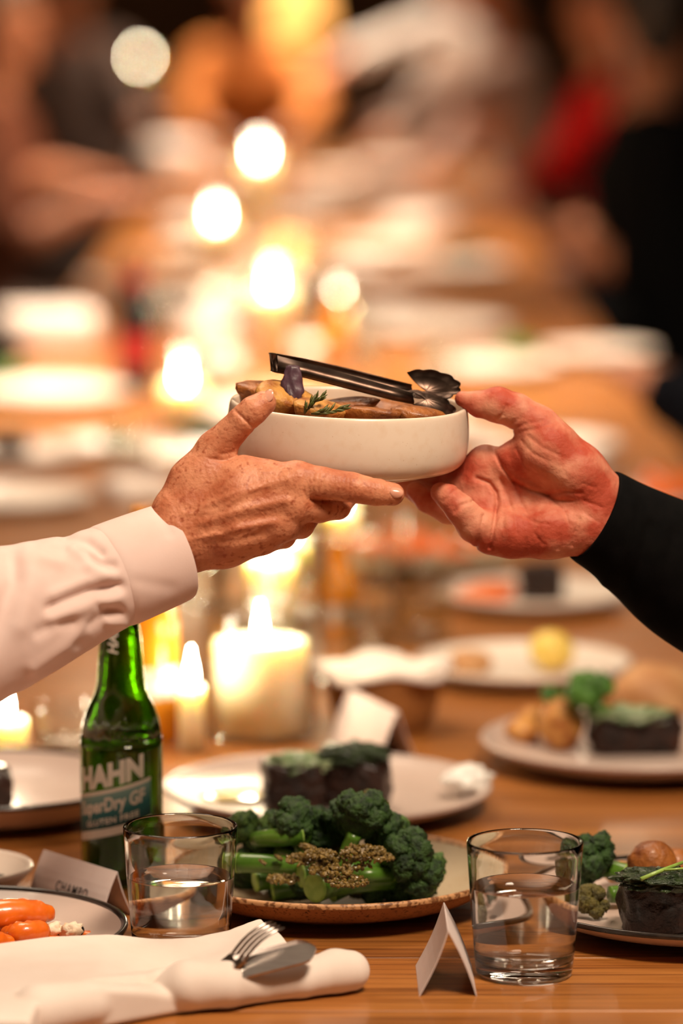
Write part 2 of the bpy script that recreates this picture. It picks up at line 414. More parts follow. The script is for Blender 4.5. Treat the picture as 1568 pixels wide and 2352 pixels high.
M['steak'] = mat('seared_beef', (0.028, 0.008, 0.0035), 0.42, spec=0.3, coat=0.2, col2=(0.009, 0.003, 0.002), scale=60, detail=6, col3=(0.11, 0.030, 0.010), scale3=35, lo3=0.6, hi3=0.8, bump=1.0, bscale=150, bdist=0.006)
M['herb'] = mat('herb_sauce', (0.010, 0.022, 0.005), 0.38, coat=0.15, col2=(0.030, 0.055, 0.014), scale=160, bump=0.9, bscale=300, bdist=0.003)
M['herb_pale'] = mat('herb_cream', (0.10, 0.17, 0.06), 0.4, coat=0.3, col2=(0.30, 0.36, 0.20), scale=60, bump=0.6, bscale=200)
M['green'] = mat('leafy_green', (0.03, 0.10, 0.012), 0.5, col2=(0.07, 0.19, 0.02), scale=60, bump=0.8, bscale=200, bdist=0.003)
M['carrot'] = mat('roast_carrot', (0.80, 0.17, 0.012), 0.3, coat=0.5, col2=(0.66, 0.10, 0.006), scale=45, detail=4, bump=0.25, bscale=120)
M['feta'] = mat('crumbled_cheese', (0.80, 0.66, 0.50), 0.6, col2=(0.72, 0.54, 0.36), scale=150, bump=0.6, bscale=300)
M['olive'] = mat('black_olive', (0.010, 0.008, 0.007), 0.25, coat=0.4, col2=(0.02, 0.012, 0.01), scale=60)
M['plate_highlight'] = mat('white_highlight', (0.86, 0.83, 0.78), 0.2, coat=0.6, col2=(0.82, 0.78, 0.72), scale=40, bump=0.2, bscale=90)  # near-white colour standing in for glare on the steak plate
M['jus'] = mat('yellow_dressing', (0.62, 0.50, 0.22), 0.12, coat=0.7, col2=(0.52, 0.38, 0.14), scale=50)
M['bread'] = mat('bread_crust', (0.42, 0.19, 0.07), 0.6, col2=(0.62, 0.36, 0.17), scale=18, bump=0.4, bscale=60)
M['lemon'] = mat('lemon_flesh', (0.80, 0.60, 0.14), 0.4, coat=0.3, col2=(0.74, 0.5, 0.09), scale=60)
M['card'] = mat('white_card', (0.74, 0.63, 0.60), 0.8, col2=(0.71, 0.60, 0.57), scale=60)
M['ink'] = mat('black_ink', (0.015, 0.012, 0.012), 0.7, col2=(0.03, 0.025, 0.025), scale=300)
M['napkin'] = mat('white_linen', (0.80, 0.69, 0.62), 0.9, col2=(0.77, 0.655, 0.58), scale=30, bump=0.22, bscale=1100, bdist=0.0004, sheen=0.15)
M['glass'] = mat('clear_glass', (1, 1, 1), 0.0, trans=1.0, ior=1.47, col2=(0.99, 1, 1), scale=5)
M['water'] = mat('water', (1, 1, 1), 0.0, trans=1.0, ior=1.33, col2=(0.99, 1, 1), scale=5)
M['thin'] = thin_glass('thin_clear_glass', (0.97, 0.98, 0.97))
M['thin_water'] = thin_glass('still_water', (0.93, 0.94, 0.92))
M['thin_dark'] = thin_glass('dark_brown_glass', (0.10, 0.03, 0.012))
M['green_glass'] = mat('green_bottle_glass', (0.15, 0.30, 0.016), 0.04, trans=1.0, ior=1.5, col2=(0.10, 0.24, 0.010), scale=40, bump=0.25, bscale=45, bdist=0.002)
M['beer'] = mat('pale_beer', (0.55, 0.62, 0.12), 0.0, trans=1.0, ior=1.34, col2=(0.5, 0.58, 0.10), scale=5)
M['print'] = mat('white_print', (0.66, 0.60, 0.52), 0.6, col2=(0.62, 0.56, 0.48), scale=200)
M['amber_glass'] = mat('amber_beer', (0.80, 0.34, 0.02), 0.15, trans=0.55, ior=1.34, col2=(0.72, 0.27, 0.012), scale=20, sss=0.0)
M['label_grey'] = mat('paper_label', (0.50, 0.44, 0.38), 0.7, col2=(0.16, 0.10, 0.07), scale=90, lo=0.5, hi=0.6)
M['label_red'] = mat('red_label', (0.42, 0.012, 0.008), 0.6, col2=(0.34, 0.008, 0.006), scale=30)
M['label_blush'] = mat('blush_label', (0.50, 0.24, 0.17), 0.6, col2=(0.42, 0.17, 0.12), scale=30)
M['wax'] = mat('cream_wax', (0.90, 0.80, 0.56), 0.45, sss=0.7, sss_r=(1, .8, .45), sss_s=0.03, col2=(0.87, 0.76, 0.5), scale=10)
M['wick'] = mat('wick', (0.01, 0.01, 0.01), 0.9, col2=(0.03, 0.02, 0.02), scale=100)
M['flame'] = emission('flame', (1.0, 0.84, 0.58), 150)
M['lampshade'] = emission('lit_lampshade', (1.0, 0.42, 0.10), 2.6)
M['highlight_bulb'] = emission('added_bulb', (1.0, 0.78, 0.52), 38)
M['wooddish'] = mat('turned_wood', (0.34, 0.14, 0.04), 0.5, col2=(0.24, 0.085, 0.02), scale=14, stretch=(1, 1, 6))

def teal_mat():
    m = bpy.data.materials.new('teal_label_print'); m.use_nodes = True; nt = m.node_tree; N, L = nt.nodes, nt.links
    b = N['Principled BSDF']; b.inputs['Roughness'].default_value = 0.6
    at_ = N.new('ShaderNodeAttribute'); at_.attribute_name = 'grad'
    cr = N.new('ShaderNodeValToRGB'); e = cr.color_ramp.elements
    e[0].position = 0.0; e[0].color = (0.006, 0.045, 0.05, 1); e[1].position = 1.0; e[1].color = (0.20, 0.34, 0.31, 1)
    k = e.new(0.42); k.color = (0.012, 0.12, 0.125, 1)
    L.new(at_.outputs['Fac'], cr.inputs[0]); L.new(cr.outputs[0], b.inputs['Base Color']); return m
M['teal'] = teal_mat()

# ================================================================== the room
V, F = box(-6, 6, -2.5, 27, -0.1, 0.0); struct('floor', V, F, M['floor'], 'dark timber floor')
V, F = box(-6, 6, -2.5, 27, 4.0, 4.1); struct('ceiling', V, F, M['ceil'])
V, F = box(-6.1, -6, -2.5, 27, 0, 4); struct('wall_left', V, F, M['wall'])
V, F = box(6, 6.1, -2.5, 27, 0, 4); struct('wall_right', V, F, M['wall'])
V, F = box(-6, 6, 27, 27.1, 0, 4); struct('wall_back', V, F, M['wall'])
V, F = box(-6, 6, -2.6, -2.5, 0, 4); struct('wall_front', V, F, M['wall'])
V, F = box(-6, 6, 26.97, 27, 0, 0.15); struct('baseboard_back', V, F, M['darkwood'])

# ================================================================== the long table
TX0, TX1, TY0, TY1 = -0.60, 0.52, 1.55, 15.6
tb = thing('dining_table', 'long oiled timber banquet table laid with plates and candles', 'table', ((TX0 + TX1) / 2, (TY0 + TY1) / 2, 0))
PWID = 0.152
n = int((TY1 - TY0) / PWID)
Vp, Fp = bbox_bevel(-(TX1 - TX0) / 2, (TX1 - TX0) / 2, -PWID / 2 + 0.0006, PWID / 2 - 0.0006, -0.035, 0.0, 0.0004)
pm = mesh_of('plank', Vp, Fp, M['wood'], False)
for i in range(n):
    o = bpy.data.objects.new('plank', pm); COL.objects.link(o); o.parent = tb
    o.location = (0, TY0 + (i + 0.5) * PWID - (TY0 + TY1) / 2, TZ)
V, F = join(box(TX0 + 0.06, TX1 - 0.06, TY0 + 0.06, TY1 - 0.06, 0.66, TZ - 0.036))
part('apron', V, F, M['darkwood'], tb, smooth=False)
for yy in np.linspace(TY0 + 0.15, TY1 - 0.15, 8):
    for xx in (TX0 + 0.12, TX1 - 0.12):
        V, F = bbox_bevel(xx - 0.035, xx + 0.035, yy - 0.035, yy + 0.035, 0, 0.66, 0.004); part('leg', V, F, M['darkwood'], tb, smooth=False)
# second table further left, its candle shows at the back
t2 = thing('side_table', 'dark timber side table beyond the banquet table holding a lone candle', 'table', (-1.25, 19.6, 0))
for i in range(8):
    V, F = bbox_bevel(-1.75, -0.75, 18.9 + i * 0.175, 18.9 + i * 0.175 + 0.173, 0.715, 0.75, 0.0015); part('plank', V, F, M['wood'], t2, smooth=False)
V, F = box(-1.7, -0.8, 18.95, 20.25, 0.66, 0.714); part('apron', V, F, M['darkwood'], t2, smooth=False)
for xx in (-1.67, -0.83):
    for yy in (19.0, 20.2):
        V, F = box(xx - 0.03, xx + 0.03, yy - 0.03, yy + 0.03, 0, 0.66); part('leg', V, F, M['darkwood'], t2, smooth=False)
# benches along both sides
def bench(x, lab):
    b = thing('bench', lab, 'bench', (x, 9.0, 0))
    V, F = bbox_bevel(x - 0.17, x + 0.17, 2.4, 15.6, 0.355, 0.39, 0.004); part('seat', V, F, M['darkwood'], b, smooth=False)
    for yy in np.linspace(2.7, 15.3, 7):
        V, F = box(x - 0.14, x + 0.14, yy - 0.03, yy + 0.03, 0, 0.355); part('leg', V, F, M['darkwood'], b, smooth=False)
bench(-0.92, 'dark timber bench under the guest in the pale pink shirt')
bench(0.86, 'dark timber bench under the guest in the black jacket')

# ================================================================== hands and sleeves in focus
def cap(a, b, ra, rb, k): return (a, b, ra, rb, k)
def chain(pts, k0, k):
    """pts: (x, y, w, r)"""
    out = []
    for i in range(len(pts) - 1):
        p, q = pts[i], pts[i + 1]
        out.append((p[:3], q[:3], p[3], q[3], k0 if i == 0 else k))
    return out
# --- the freckled right hand of the guest on the left, back of the hand to the camera
LH = []
LH += chain([(210, 1340, 215, 78), (330, 1283, 160, 70), (420, 1225, 128, 62)], 10, 30)
LH += chain([(425, 1262, 115, 58), (520, 1250, 112, 48), (603, 1235, 112, 38)], 30, 30)       # little finger metacarpal
LH += chain([(420, 1235, 128, 58), (540, 1215, 140, 50), (645, 1203, 138, 42)], 30, 30)       # ring
LH += chain([(415, 1210, 130, 58), (550, 1175, 148, 52), (676, 1158, 150, 42)], 30, 30)       # middle
LH += chain([(415, 1180, 128, 54), (550, 1128, 146, 50), (682, 1106, 150, 44)], 30, 30)       # index
LH += chain([(418, 1165, 120, 52), (446, 1108, 118, 50), (498, 1033, 122, 40)], 30, 26)       # thumb metacarpal
LH += chain([(480, 1095, 122, 46), (560, 1098, 128, 44), (612, 1100, 138, 42)], 30, 26)       # web of the thumb
LH += chain([(498, 1033, 122, 40), (562, 967, 150, 32.5), (585, 947, 156, 32), (609, 930, 152, 28)], 16, 8)   # thumb
LH += chain([(682, 1106, 150, 44), (738, 1112, 158, 38), (806, 1121, 165, 34.5), (862, 1131, 163, 30.5), (900, 1136, 158, 26)], 14, 6)
LH += chain([(676, 1158, 150, 40), (735, 1166, 122, 34), (776, 1164, 80, 29), (792, 1142, 0, 27), (800, 1124, -60, 24)], 12, 6)
LH += chain([(645, 1203, 138, 40), (690, 1205, 84, 32), (716, 1176, 0, 27), (728, 1136, -65, 24)], 12, 6)
LH += chain([(603, 1235, 112, 37), (652, 1231, 66, 28), (676, 1192, -10, 24), (690, 1142, -65, 21)], 12, 6)
def lh_post(d, ax):
    X = ax[0][:, None]; Y = ax[1][None, :]
    g = np.zeros((len(ax[0]), len(ax[1])))
    def cr(A, s, *pts):
        q = polydist2(X, Y, pts); return A * np.exp(-(q / s) ** 2)
    front = np.clip((ax[2] - 60) / 40, 0, 1)[None, None, :]
    for dx, A in ((0, 2.2), (9, 2.6), (19, 2.6), (30, 1.8), (41, 1.2)): g = g + cr(A, 3.2, (703 + dx, 1092), (699 + dx, 1118), (706 + dx, 1146))
    for x, A in ((792, 1.6), (801, 2.6), (811, 1.5), (856, 2.3), (864, 1.5)): g = g + cr(A, 2.8, (x + 2, 1092), (x, 1120), (x + 2, 1152))
    g = g + cr(3.2, 4, (560, 1038), (545, 1052), (520, 1060), (490, 1056)) + cr(2.2, 3.2, (540, 1040), (510, 1046))
    for k, A in ((0, 2.0), (10, 2.0), (-9, 1.2)): g = g + cr(A, 3, (545 + k, 948 + k * .9), (560 + k, 962 + k * .9), (578 + k, 980 + k * .9))
    g = g - cr(5.0, 10, (470, 1200), (570, 1168), (660, 1150)) - cr(4.5, 9, (480, 1235), (560, 1212), (630, 1198)) - cr(4.0, 9, (470, 1165), (570, 1125), (660, 1102))
    g = g + cr(5.0, 14, (560, 1195), (650, 1180)) + cr(4.0, 13, (520, 1238), (610, 1222))
    g = g - cr(2.4, 4.5, (430, 1180), (500, 1175), (560, 1140), (600, 1120)) - cr(2.2, 4, (440, 1240), (500, 1225), (545, 1235), (600, 1215))
    for k in range(7): g = g + cr(1.3, 3, (395 + k * 11, 1130 + k * 8), (425 + k * 11, 1200 + k * 8), (432 + k * 11, 1290 + k * 5))
    g = g + cr(4.5, 4, (716, 1149), (760, 1152), (806, 1158))
    return d + (g[:, :, None] * front).astype(np.float32)
Vl, Fl = sdf_mesh(LH, 3.0, lh_post); Vl = relax(Vl, Fl, 2, 0.4)
# --- the right hand of the guest on the right, palm to the camera
RH = []
RH += chain([(1560, 1290, -215, 80), (1450, 1228, -165, 72), (1372, 1185, -150, 68)], 10, 30)
RH += chain([(1372, 1150, -150, 62), (1240, 1105, -168, 52), (1122, 1066, -192, 46)], 34, 34)
RH += chain([(1370, 1170, -155, 62), (1240, 1140, -172, 52), (1108, 1115, -190, 45)], 34, 34)
RH += chain([(1368, 1190, -150, 62), (1240, 1180, -166, 50), (1114, 1170, -172, 44)], 34, 34)
RH += chain([(1352, 1215, -132, 64), (1262, 1223, -122, 57), (1180, 1228, -122, 50), (1132, 1226, -124, 47)], 30, 30)   # heel and little finger side
RH += chain([(1378, 1128, -132, 60), (1330, 1085, -118, 66), (1262, 1022, -108, 62), (1236, 978, -112, 47)], 30, 28)       # ball of the thumb
RH += chain([(1250, 1040, -128, 58), (1195, 1055, -150, 50)], 30, 30)                                                    # web
RH += chain([(1243, 976, -112, 46), (1190, 941, -112, 40), (1146, 927, -112, 41), (1104, 925, -114, 30), (1066, 913, -116, 19)], 16, 10)
RH += chain([(1122, 1066, -192, 45), (1040, 1112, -268, 32), (975, 1110, -305, 27), (935, 1102, -320, 23)], 14, 6)
RH += chain([(1108, 1115, -190, 44), (1022, 1150, -232, 32), (966, 1130, -262, 27), (930, 1112, -275, 22)], 14, 6)
RH += chain([(1114, 1170, -172, 43), (1032, 1172, -178, 32), (984, 1150, -192, 27), (958, 1126, -205, 22)], 14, 6)
RH += chain([(1134, 1226, -124, 47), (1092, 1206, -100, 41), (1060, 1170, -84, 35), (1032, 1142, -84, 30), (1014, 1131, -90, 24)], 12, 6)
def rh_post(d, ax):
    X = ax[0][:, None]; Y = ax[1][None, :]; g = np.zeros((len(ax[0]), len(ax[1])))
    def cr(A, s, *pts):
        q = polydist2(X, Y, pts); return A * np.exp(-(q / s) ** 2)
    front = np.clip((ax[2] + 185) / 40, 0, 1)[None, None, :]
    g = g + cr(5.2, 4.5, (1128, 1006), (1142, 1040), (1158, 1072), (1186, 1106), (1222, 1124), (1266, 1137))
    g = g + cr(8, 5, (1100, 1098), (1128, 1108), (1144, 1130), (1147, 1155), (1138, 1200), (1128, 1258))
    g = g + cr(5, 4, (1112, 1184), (1106, 1215), (1098, 1256))
    g = g + cr(4, 5, (1155, 1100), (1168, 1135), (1180, 1172)) + cr(3, 4, (1186, 1106), (1200, 1150), (1215, 1180))
    g = g + cr(3, 4, (1266, 1137), (1300, 1128), (1340, 1132)) + cr(3.0, 4, (1250, 1135), (1285, 1150), (1320, 1150))
    g = g + cr(3.5, 4, (1335, 1192), (1325, 1222), (1317, 1254)) + cr(2.5, 4, (1290, 1230), (1286, 1262)) + cr(2, 4, (1240, 1240), (1236, 1272)) + cr(2, 4, (1210, 1240), (1205, 1272))
    g = g + cr(4.5, 4, (1166, 930), (1158, 950), (1142, 963)) + cr(2.5, 3.5, (1180, 985), (1215, 970), (1250, 966)) + cr(2.5, 3.5, (1178, 972), (1200, 955)) + cr(2, 3.5, (1190, 992), (1230, 985), (1265, 972))
    g = g + cr(4, 4, (1046, 1176), (1062, 1160), (1086, 1152)) + cr(3, 4, (1020, 1152), (1036, 1134), (1052, 1122))
    g = g - cr(6, 26, (1215, 1060), (1290, 1090)) - cr(5, 16, (1170, 1190), (1172, 1225)) - cr(4, 22, (1250, 1190), (1330, 1200))
    g = g + cr(9, 26, (1180, 1125), (1225, 1150))
    for p_ in (((1200, 1010), (1225, 1040), (1262, 1060)), ((1215, 1000), (1245, 1025), (1285, 1045)), ((1190, 1030), (1205, 1065), (1235, 1090)), ((1275, 1150), (1300, 1175), (1310, 1205)), ((1205, 1185), (1230, 1200), (1262, 1205)), ((1160, 1180), (1158, 1215)), ((1185, 1190), (1190, 1225)), ((1230, 1225), (1250, 1250)), ((1340, 1110), (1372, 1120)), ((1345, 1150), (1385, 1165)), ((1350, 1180), (1378, 1200))):
        g = g + cr(2.4, 3.2, *p_)
    return d + (g[:, :, None] * front).astype(np.float32)
Vr, Fr = sdf_mesh(RH, 3.0, rh_post); Vr = relax(Vr, Fr, 2, 0.4)

def loft(rings, segs=72, t_sub=6, folds=(), seam=None, drop=0.0):
    """rings: (cx, cy, w, axis(3), h, dep); returns px-space vertices"""
    # spline interpolation over rings
    P = np.array([list(r[:3]) + list(r[3]) + [r[4], r[5]] for r in rings], float)
    out = []
    for i in range(len(P) - 1):
        p0, p1, p2, p3 = P[max(i - 1, 0)], P[i], P[i + 1], P[min(i + 2, len(P) - 1)]
        for s in range(t_sub):
            t = s / t_sub
            out.append(0.5 * ((2 * p1) + (-p0 + p2) * t + (2 * p0 - 5 * p1 + 4 * p2 - p3) * t * t + (-p0 + 3 * p1 - 3 * p2 + p3) * t ** 3))
    out.append(P[-1])
    V, C = [], []
    for r in out:
        a = r[3:6] / np.linalg.norm(r[3:6])
        z = np.array([0, 0, 1.0]); e2 = np.cross(a, z); e2 /= np.linalg.norm(e2); e1 = np.cross(e2, a)
        for k in range(segs):
            th = 2 * math.pi * k / segs
            nrm = math.cos(th) * e2 * r[6] + math.sin(th) * e1 * r[7]
            V.append(r[:3] + nrm); C.append(nrm / np.linalg.norm(nrm))
    V = np.array(V); C = np.array(C); nr = len(out)
    for A, s, front, pts in folds:
        q = polydist2(V[:, 0], V[:, 1], pts); side = np.clip(C[:, 2] * 3 + 0.6, 0, 1) if front else np.clip(-C[:, 2] * 3 + 0.6, 0, 1)
        V = V + C * (A * np.exp(-(q / s) ** 2) * side)[:, None]
    F = []
    for i in range(nr - 1):
        for k in range(segs):
            k2 = (k + 1) % segs
            F.append((i * segs + k, (i + 1) * segs + k, (i + 1) * segs + k2, i * segs + k2))
    return V, F, nr, segs, C
def hollow_rim(V, F, segs, C, thick):
    """turn the first ring inwards so that the cuff opening shows cloth thickness and a dark inside"""
    V = np.asarray(V); n0 = len(V)
    c = V[:segs].mean(0); ax = V[segs:2 * segs].mean(0) - c; ax /= np.linalg.norm(ax)
    r1 = V[:segs] - C[:segs] * thick - ax * thick * 0.2; r2 = r1 + ax * 45
    V2 = np.concatenate([V, r1, r2]); F = list(F)
    for k in range(segs):
        k2 = (k + 1) % segs
        F.append((k, k2, n0 + k2, n0 + k)); F.append((n0 + k, n0 + k2, n0 + segs + k2, n0 + segs + k))
    return V2, F

# ------------------------------------------------------------------ people
def person(name, label, hip, face, shoulder_c, head_c, mats, arms, sleeve='long', h=0.009, legs=True, own_arm=None, look=None, bare=None):
    """a seated guest. hip, shoulder_c, head_c: world points; face: unit xy heading; arms: (elbow, wrist, fingertip) world, right arm first (None = arm built apart)"""
    shirt, skin, hair, trous = mats
    hip = np.array(hip, float); sc = np.array(shoulder_c, float); hc = np.array(head_c, float)
    f = np.array([face[0], face[1], 0.0]); f /= np.linalg.norm(f); right = np.array([f[1], -f[0], 0.0]); up = np.array([0, 0, 1.0])
    lk = f if look is None else np.array(look, float) / np.linalg.norm(look)
    lr = np.cross(lk, up); lr /= np.linalg.norm(lr); lu = np.cross(lr, lk)
    root = thing(name, label, 'person', (hip[0], hip[1], 0))
    B, S, T = [], [], []
    # torso
    mid = hip * 0.5 + sc * 0.5
    for s in (-1, 1):
        sh = sc + right * s * 0.165
        B.append((hip + right * s * 0.08 + up * 0.06, sh - up * 0.06, 0.105, 0.085, 0.05)); S.append((hip + right * s * 0.085 + up * 0.03, sh - up * 0.07, 0.125, 0.10, 0.06))
        B.append((sc + up * 0.01, sh, 0.055, 0.06, 0.04)); S.append((sc - up * 0.005, sh, 0.07, 0.075, 0.05))
    S.append((mid + f * 0.03, sc - up * 0.1 + f * 0.03, 0.12, 0.11, 0.06))
    neck = sc + up * 0.04
    B.append((neck - up * 0.02, hc - up * 0.08 - lk * 0.01, 0.056, 0.054, 0.03))
    # head
    B.append((hc + lu * 0.03 - lk * 0.015, hc + lu * 0.02 + lk * 0.015, 0.088, 0.082, 0.02))
    B.append((hc - lu * 0.03 + lk * 0.02, hc - lu * 0.095 + lk * 0.052, 0.068, 0.036, 0.03))
    B.append((hc + lk * 0.088 + lu * 0.01, hc + lk * 0.108 - lu * 0.03, 0.010, 0.014, 0.012))   # nose
    B.append((hc + lk * 0.080 + lu * 0.03 - lr * 0.035, hc + lk * 0.080 + lu * 0.03 + lr * 0.035, 0.016, 0.016, 0.015))  # brow
    B.append((hc + lk * 0.083 - lu * 0.062 - lr * 0.016, hc + lk * 0.083 - lu * 0.062 + lr * 0.016, 0.011, 0.011, 0.008))  # lips
    for s in (-1, 1):
        B.append((hc + lr * s * 0.083 + lu * 0.015 - lk * 0.01, hc + lr * s * 0.083 - lu * 0.025 - lk * 0.005, 0.017, 0.011, 0.006))
    for s, arm in zip((1, -1), arms):
        if arm is None: continue
        sh = sc + right * s * 0.175 - up * 0.02
        el, wr, tipv = [np.array(v, float) for v in arm]
        B += [(sh, el, 0.052, 0.042, 0.03), (el, wr, 0.044, 0.029, 0.02)]
        S.append((sh, el, 0.075, 0.06, 0.04))
        if sleeve == 'long': S.append((el, wr - (wr - el) * 0.04, 0.06, 0.043, 0.03))
        elif sleeve == 'elbow': S.append((sh, el, 0.075, 0.062, 0.03))
        hd = tipv - wr; L = np.linalg.norm(hd); hd /= L
        sd = np.cross(hd, up); sd /= np.linalg.norm(sd); pn = np.cross(sd, hd)
        kn = wr + hd * L * 0.48
        for q, (off, ln) in enumerate(((-0.030, 0.86), (-0.010, 1.0), (0.011, 0.97), (0.031, 0.78))):
            k0 = kn + sd * off; B.append((wr + sd * off * 0.5, k0, 0.019, 0.0155, 0.02))
            p1 = k0 + hd * L * 0.26 * ln + sd * off * 0.15; p2 = p1 + (hd * 0.85 - pn * 0.5) * L * 0.24 * ln
            B.append((k0, p1, 0.0115, 0.0105, 0.006)); B.append((p1, p2, 0.0105, 0.008, 0.004))
        tb_ = wr + hd * L * 0.16 - sd * 0.028 * s; B.append((tb_, tb_ + (hd * 0.75 - sd * 0.65 * s) * 0.045, 0.018, 0.013, 0.012))
        B.append((tb_ + (hd * 0.75 - sd * 0.65 * s) * 0.045, tb_ + hd * 0.07 - sd * 0.034 * s - pn * 0.01, 0.013, 0.009, 0.004))
    if legs:
        for s in (-1, 1):
            hp = hip + right * s * 0.09; kn = hp + f * 0.40 + right * s * 0.02; kn[2] = 0.515; an = kn.copy() - f * 0.04; an[2] = 0.09
            B += [(hp, kn, 0.075, 0.052, 0.03), (kn, an, 0.048, 0.035, 0.02), (an - up * 0.04, an + f * 0.13 - up * 0.055, 0.032, 0.028, 0.02)]
            T += [(hp, kn, 0.092, 0.07, 0.04), (kn, an + up * 0.01, 0.068, 0.062, 0.03)]
        T.append((hip - right * 0.06, hip + right * 0.06, 0.115, 0.115, 0.04))
        zb = min(p[0][2] - p[2] for p in T); 
    def build(pr, hh): 
        V, F = sdf_mesh(pr, hh); return relax(V, F, 2, 0.4), F
    V, F = build(B, h); V[:, 2] = np.maximum(V[:, 2], 0.004); part('body', V, F, skin, root)
    V, F = build(S, 0.012); part('shirt', V, F, shirt, root)
    if legs:
        V, F = build(T, 0.014); V[:, 2] = np.maximum(V[:, 2], 0.012); part('trousers', V, F, trous, root)
        for s in (-1, 1):
            hp = hip + right * s * 0.09; an = hp + f * 0.36 + right * s * 0.02; an[2] = 0.05
            V, F = build([(an - f * 0.04, an + f * 0.16, 0.045, 0.036, 0.02)], 0.01); V[:, 2] = np.maximum(V[:, 2], 0.0); part('shoe', V, F, M['rim_black'], root)
    HR = [(hc + lu * 0.05 - lk * 0.025, hc + lu * 0.06 + lk * 0.02, 0.09, 0.078, 0.02), (hc - lk * 0.045 + lu * 0.02, hc - lk * 0.05 - lu * 0.04, 0.085, 0.06, 0.03)]
    V, F = build(HR, 0.010); part('hair', V, F, hair, root)
    for s in (-1, 1):
        V, F = blob(hc + lk * 0.079 + lr * s * 0.033 + lu * 0.006, (0.011,) * 3, amp=0, sub=2); part('eye', V, F, M['eye'], root)
    return root

# guest on the left (pale pink shirt): the arm in focus is part of his body
elL = H((-330, 1545, 455)); wrL = H((330, 1285, 160))
gL = person('person', 'guest in a pale pink shirt holding out the bowl with a freckled hand', (-0.88, 3.05, 0.53), (1, 0), (-0.66, 3.05, 1.10), (-0.60, 3.06, 1.36),
            (M['pink_shirt'], M['skinA'], M['hair2'], M['brown_cloth']), [None, ((-0.60, 3.36, 0.88), (-0.50, 3.28, 0.83), (-0.42, 3.18, 0.80))], h=0.010)
hb = part('reaching_hand', H(Vl), Fl, M['skinA'], gL, label='freckled right hand, thumb on the rim, index finger under the bowl')
shL = Hinv(np.array([-0.655, 2.885, 1.085]))
axl = np.array([-0.85, 0.34, 0.40])
ringsL = [(262, 1322, 172, axl, 119, 112), (190, 1352, 202, axl, 130, 122), (98, 1388, 246, axl, 150, 140), (-12, 1432, 296, axl, 166, 155),
          (-180, 1498, 376, (-0.83, 0.36, 0.42), 178, 168), (-335, 1535, 440, (-0.9, 0.0, 0.3), 185, 178), (-520, 1470, 445, (-0.85, -0.5, 0.0), 190, 185),
          (shL[0] + 160, shL[1] + 110, shL[2] + 20, (-0.8, -0.6, -0.1), 215, 200), (shL[0] - 60, shL[1] - 10, shL[2] - 20, (-0.8, -0.6, -0.1), 200, 190)]
foldsL = [(-15, 12, True, [(142, 1388), (180, 1368), (223, 1352), (290, 1341)]), (9, 15, True, [(150, 1412), (225, 1382), (285, 1366)]), (8, 13, True, [(150, 1360), (215, 1330), (272, 1320)]),
          (-12, 10, True, [(214, 1262), (232, 1280), (247, 1291), (276, 1296)]), (8, 12, True, [(222, 1300), (262, 1316)]),
          (-11, 10, True, [(162, 1228), (215, 1240), (250, 1266)]), (7, 14, True, [(190, 1262), (225, 1275)]),
          (-14, 20, True, [(54, 1275), (62, 1325), (42, 1400), (12, 1470)]), (10, 26, True, [(100, 1290), (104, 1340), (80, 1420)]), (10, 24, True, [(8, 1280), (14, 1340), (-10, 1420)]),
          (-9, 12, True, [(200, 1470), (228, 1430), (255, 1405), (290, 1398)]), (8, 14, True, [(105, 1521), (160, 1480), (215, 1440)]),
          (-8, 14, True, [(120, 1440), (150, 1425), (190, 1420)]), (-6, 9, True, [(245, 1384), (262, 1392), (292, 1400)]), (6, 9, True, [(262, 1420), (296, 1425)]),
          (-5, 10, True, [(100, 1250), (130, 1262), (165, 1258)]), (5, 12, True, [(120, 1275), (160, 1290)])]
V, F, nr, sg, C = loft(ringsL, 110, 22, foldsL)
V += C * np.array([2.0 * fbm((v[0] * .012, v[1] * .012, v[2] * .012)) for v in V])[:, None]
sl = part('sleeve', H(V), F, M['pink_shirt'], gL)
cuffL = [(404, 1266, 108, axl, 113, 104), (392, 1271, 114, axl, 115.5, 106), (340, 1292, 138, axl, 119, 111), (285, 1314, 163, axl, 121, 114), (262, 1322, 172, axl, 119, 112), (258, 1324, 174, axl, 112, 105)]
V, F, nr, sg, C = loft(cuffL, 96, 6, [(-4, 9, True, [(372, 1172), (390, 1200), (400, 1225)]), (-3, 14, True, [(330, 1330), (400, 1345)])])
V, F = hollow_rim(V, F, sg, C, 5.0)
cf = part('cuff', H(V), F, M['pink_shirt'], gL, parent=sl)
def disc_at(px, nrm, r, th):
    nrm = np.array(nrm, float); nrm /= np.linalg.norm(nrm); a = np.cross(nrm, (0, 1, 0.2)); a /= np.linalg.norm(a); b = np.cross(nrm, a)
    V, F = lathe([(0, 0), (r, 0), (r * 1.02, th * .6), (r * .85, th), (r * .6, th * .7), (0, th * .7)], 24)
    return np.array(px) + V[:, :1] * a + V[:, 1:2] * b + V[:, 2:] * nrm, F
V, F = disc_at((386, 1376, 190), (0.25, 0.75, 0.62), 15, 5); part('cuff_button', H(V), F, M['plate_white'], gL, parent=sl)
# thumb nail and index nail
def nail(c, along, nrm, la, wa, root):
    along = np.array(along, float); along /= np.linalg.norm(along); nrm = np.array(nrm, float); nrm -= along * (nrm @ along); nrm /= np.linalg.norm(nrm); sd = np.cross(along, nrm)
    V, F = ico(3); V = V.copy(); m = np.abs(V[:, :2]); V2 = np.array(c) + V[:, :1] * along * la + V[:, 1:2] * sd * wa + (V[:, 2:] * 3.2 - (V[:, 1:2] ** 2) * wa * 0.38) * nrm
    part('fingernail', H(V2), F, M['nail'], root)
nail((614, 913, 170), (0.72, -0.66, -0.10), (-0.45, -0.50, 0.75), 19, 17, gL)
nail((908, 1131, 183), (0.97, 0.16, -0.12), (0.1, -0.35, 0.92), 16, 13, gL)

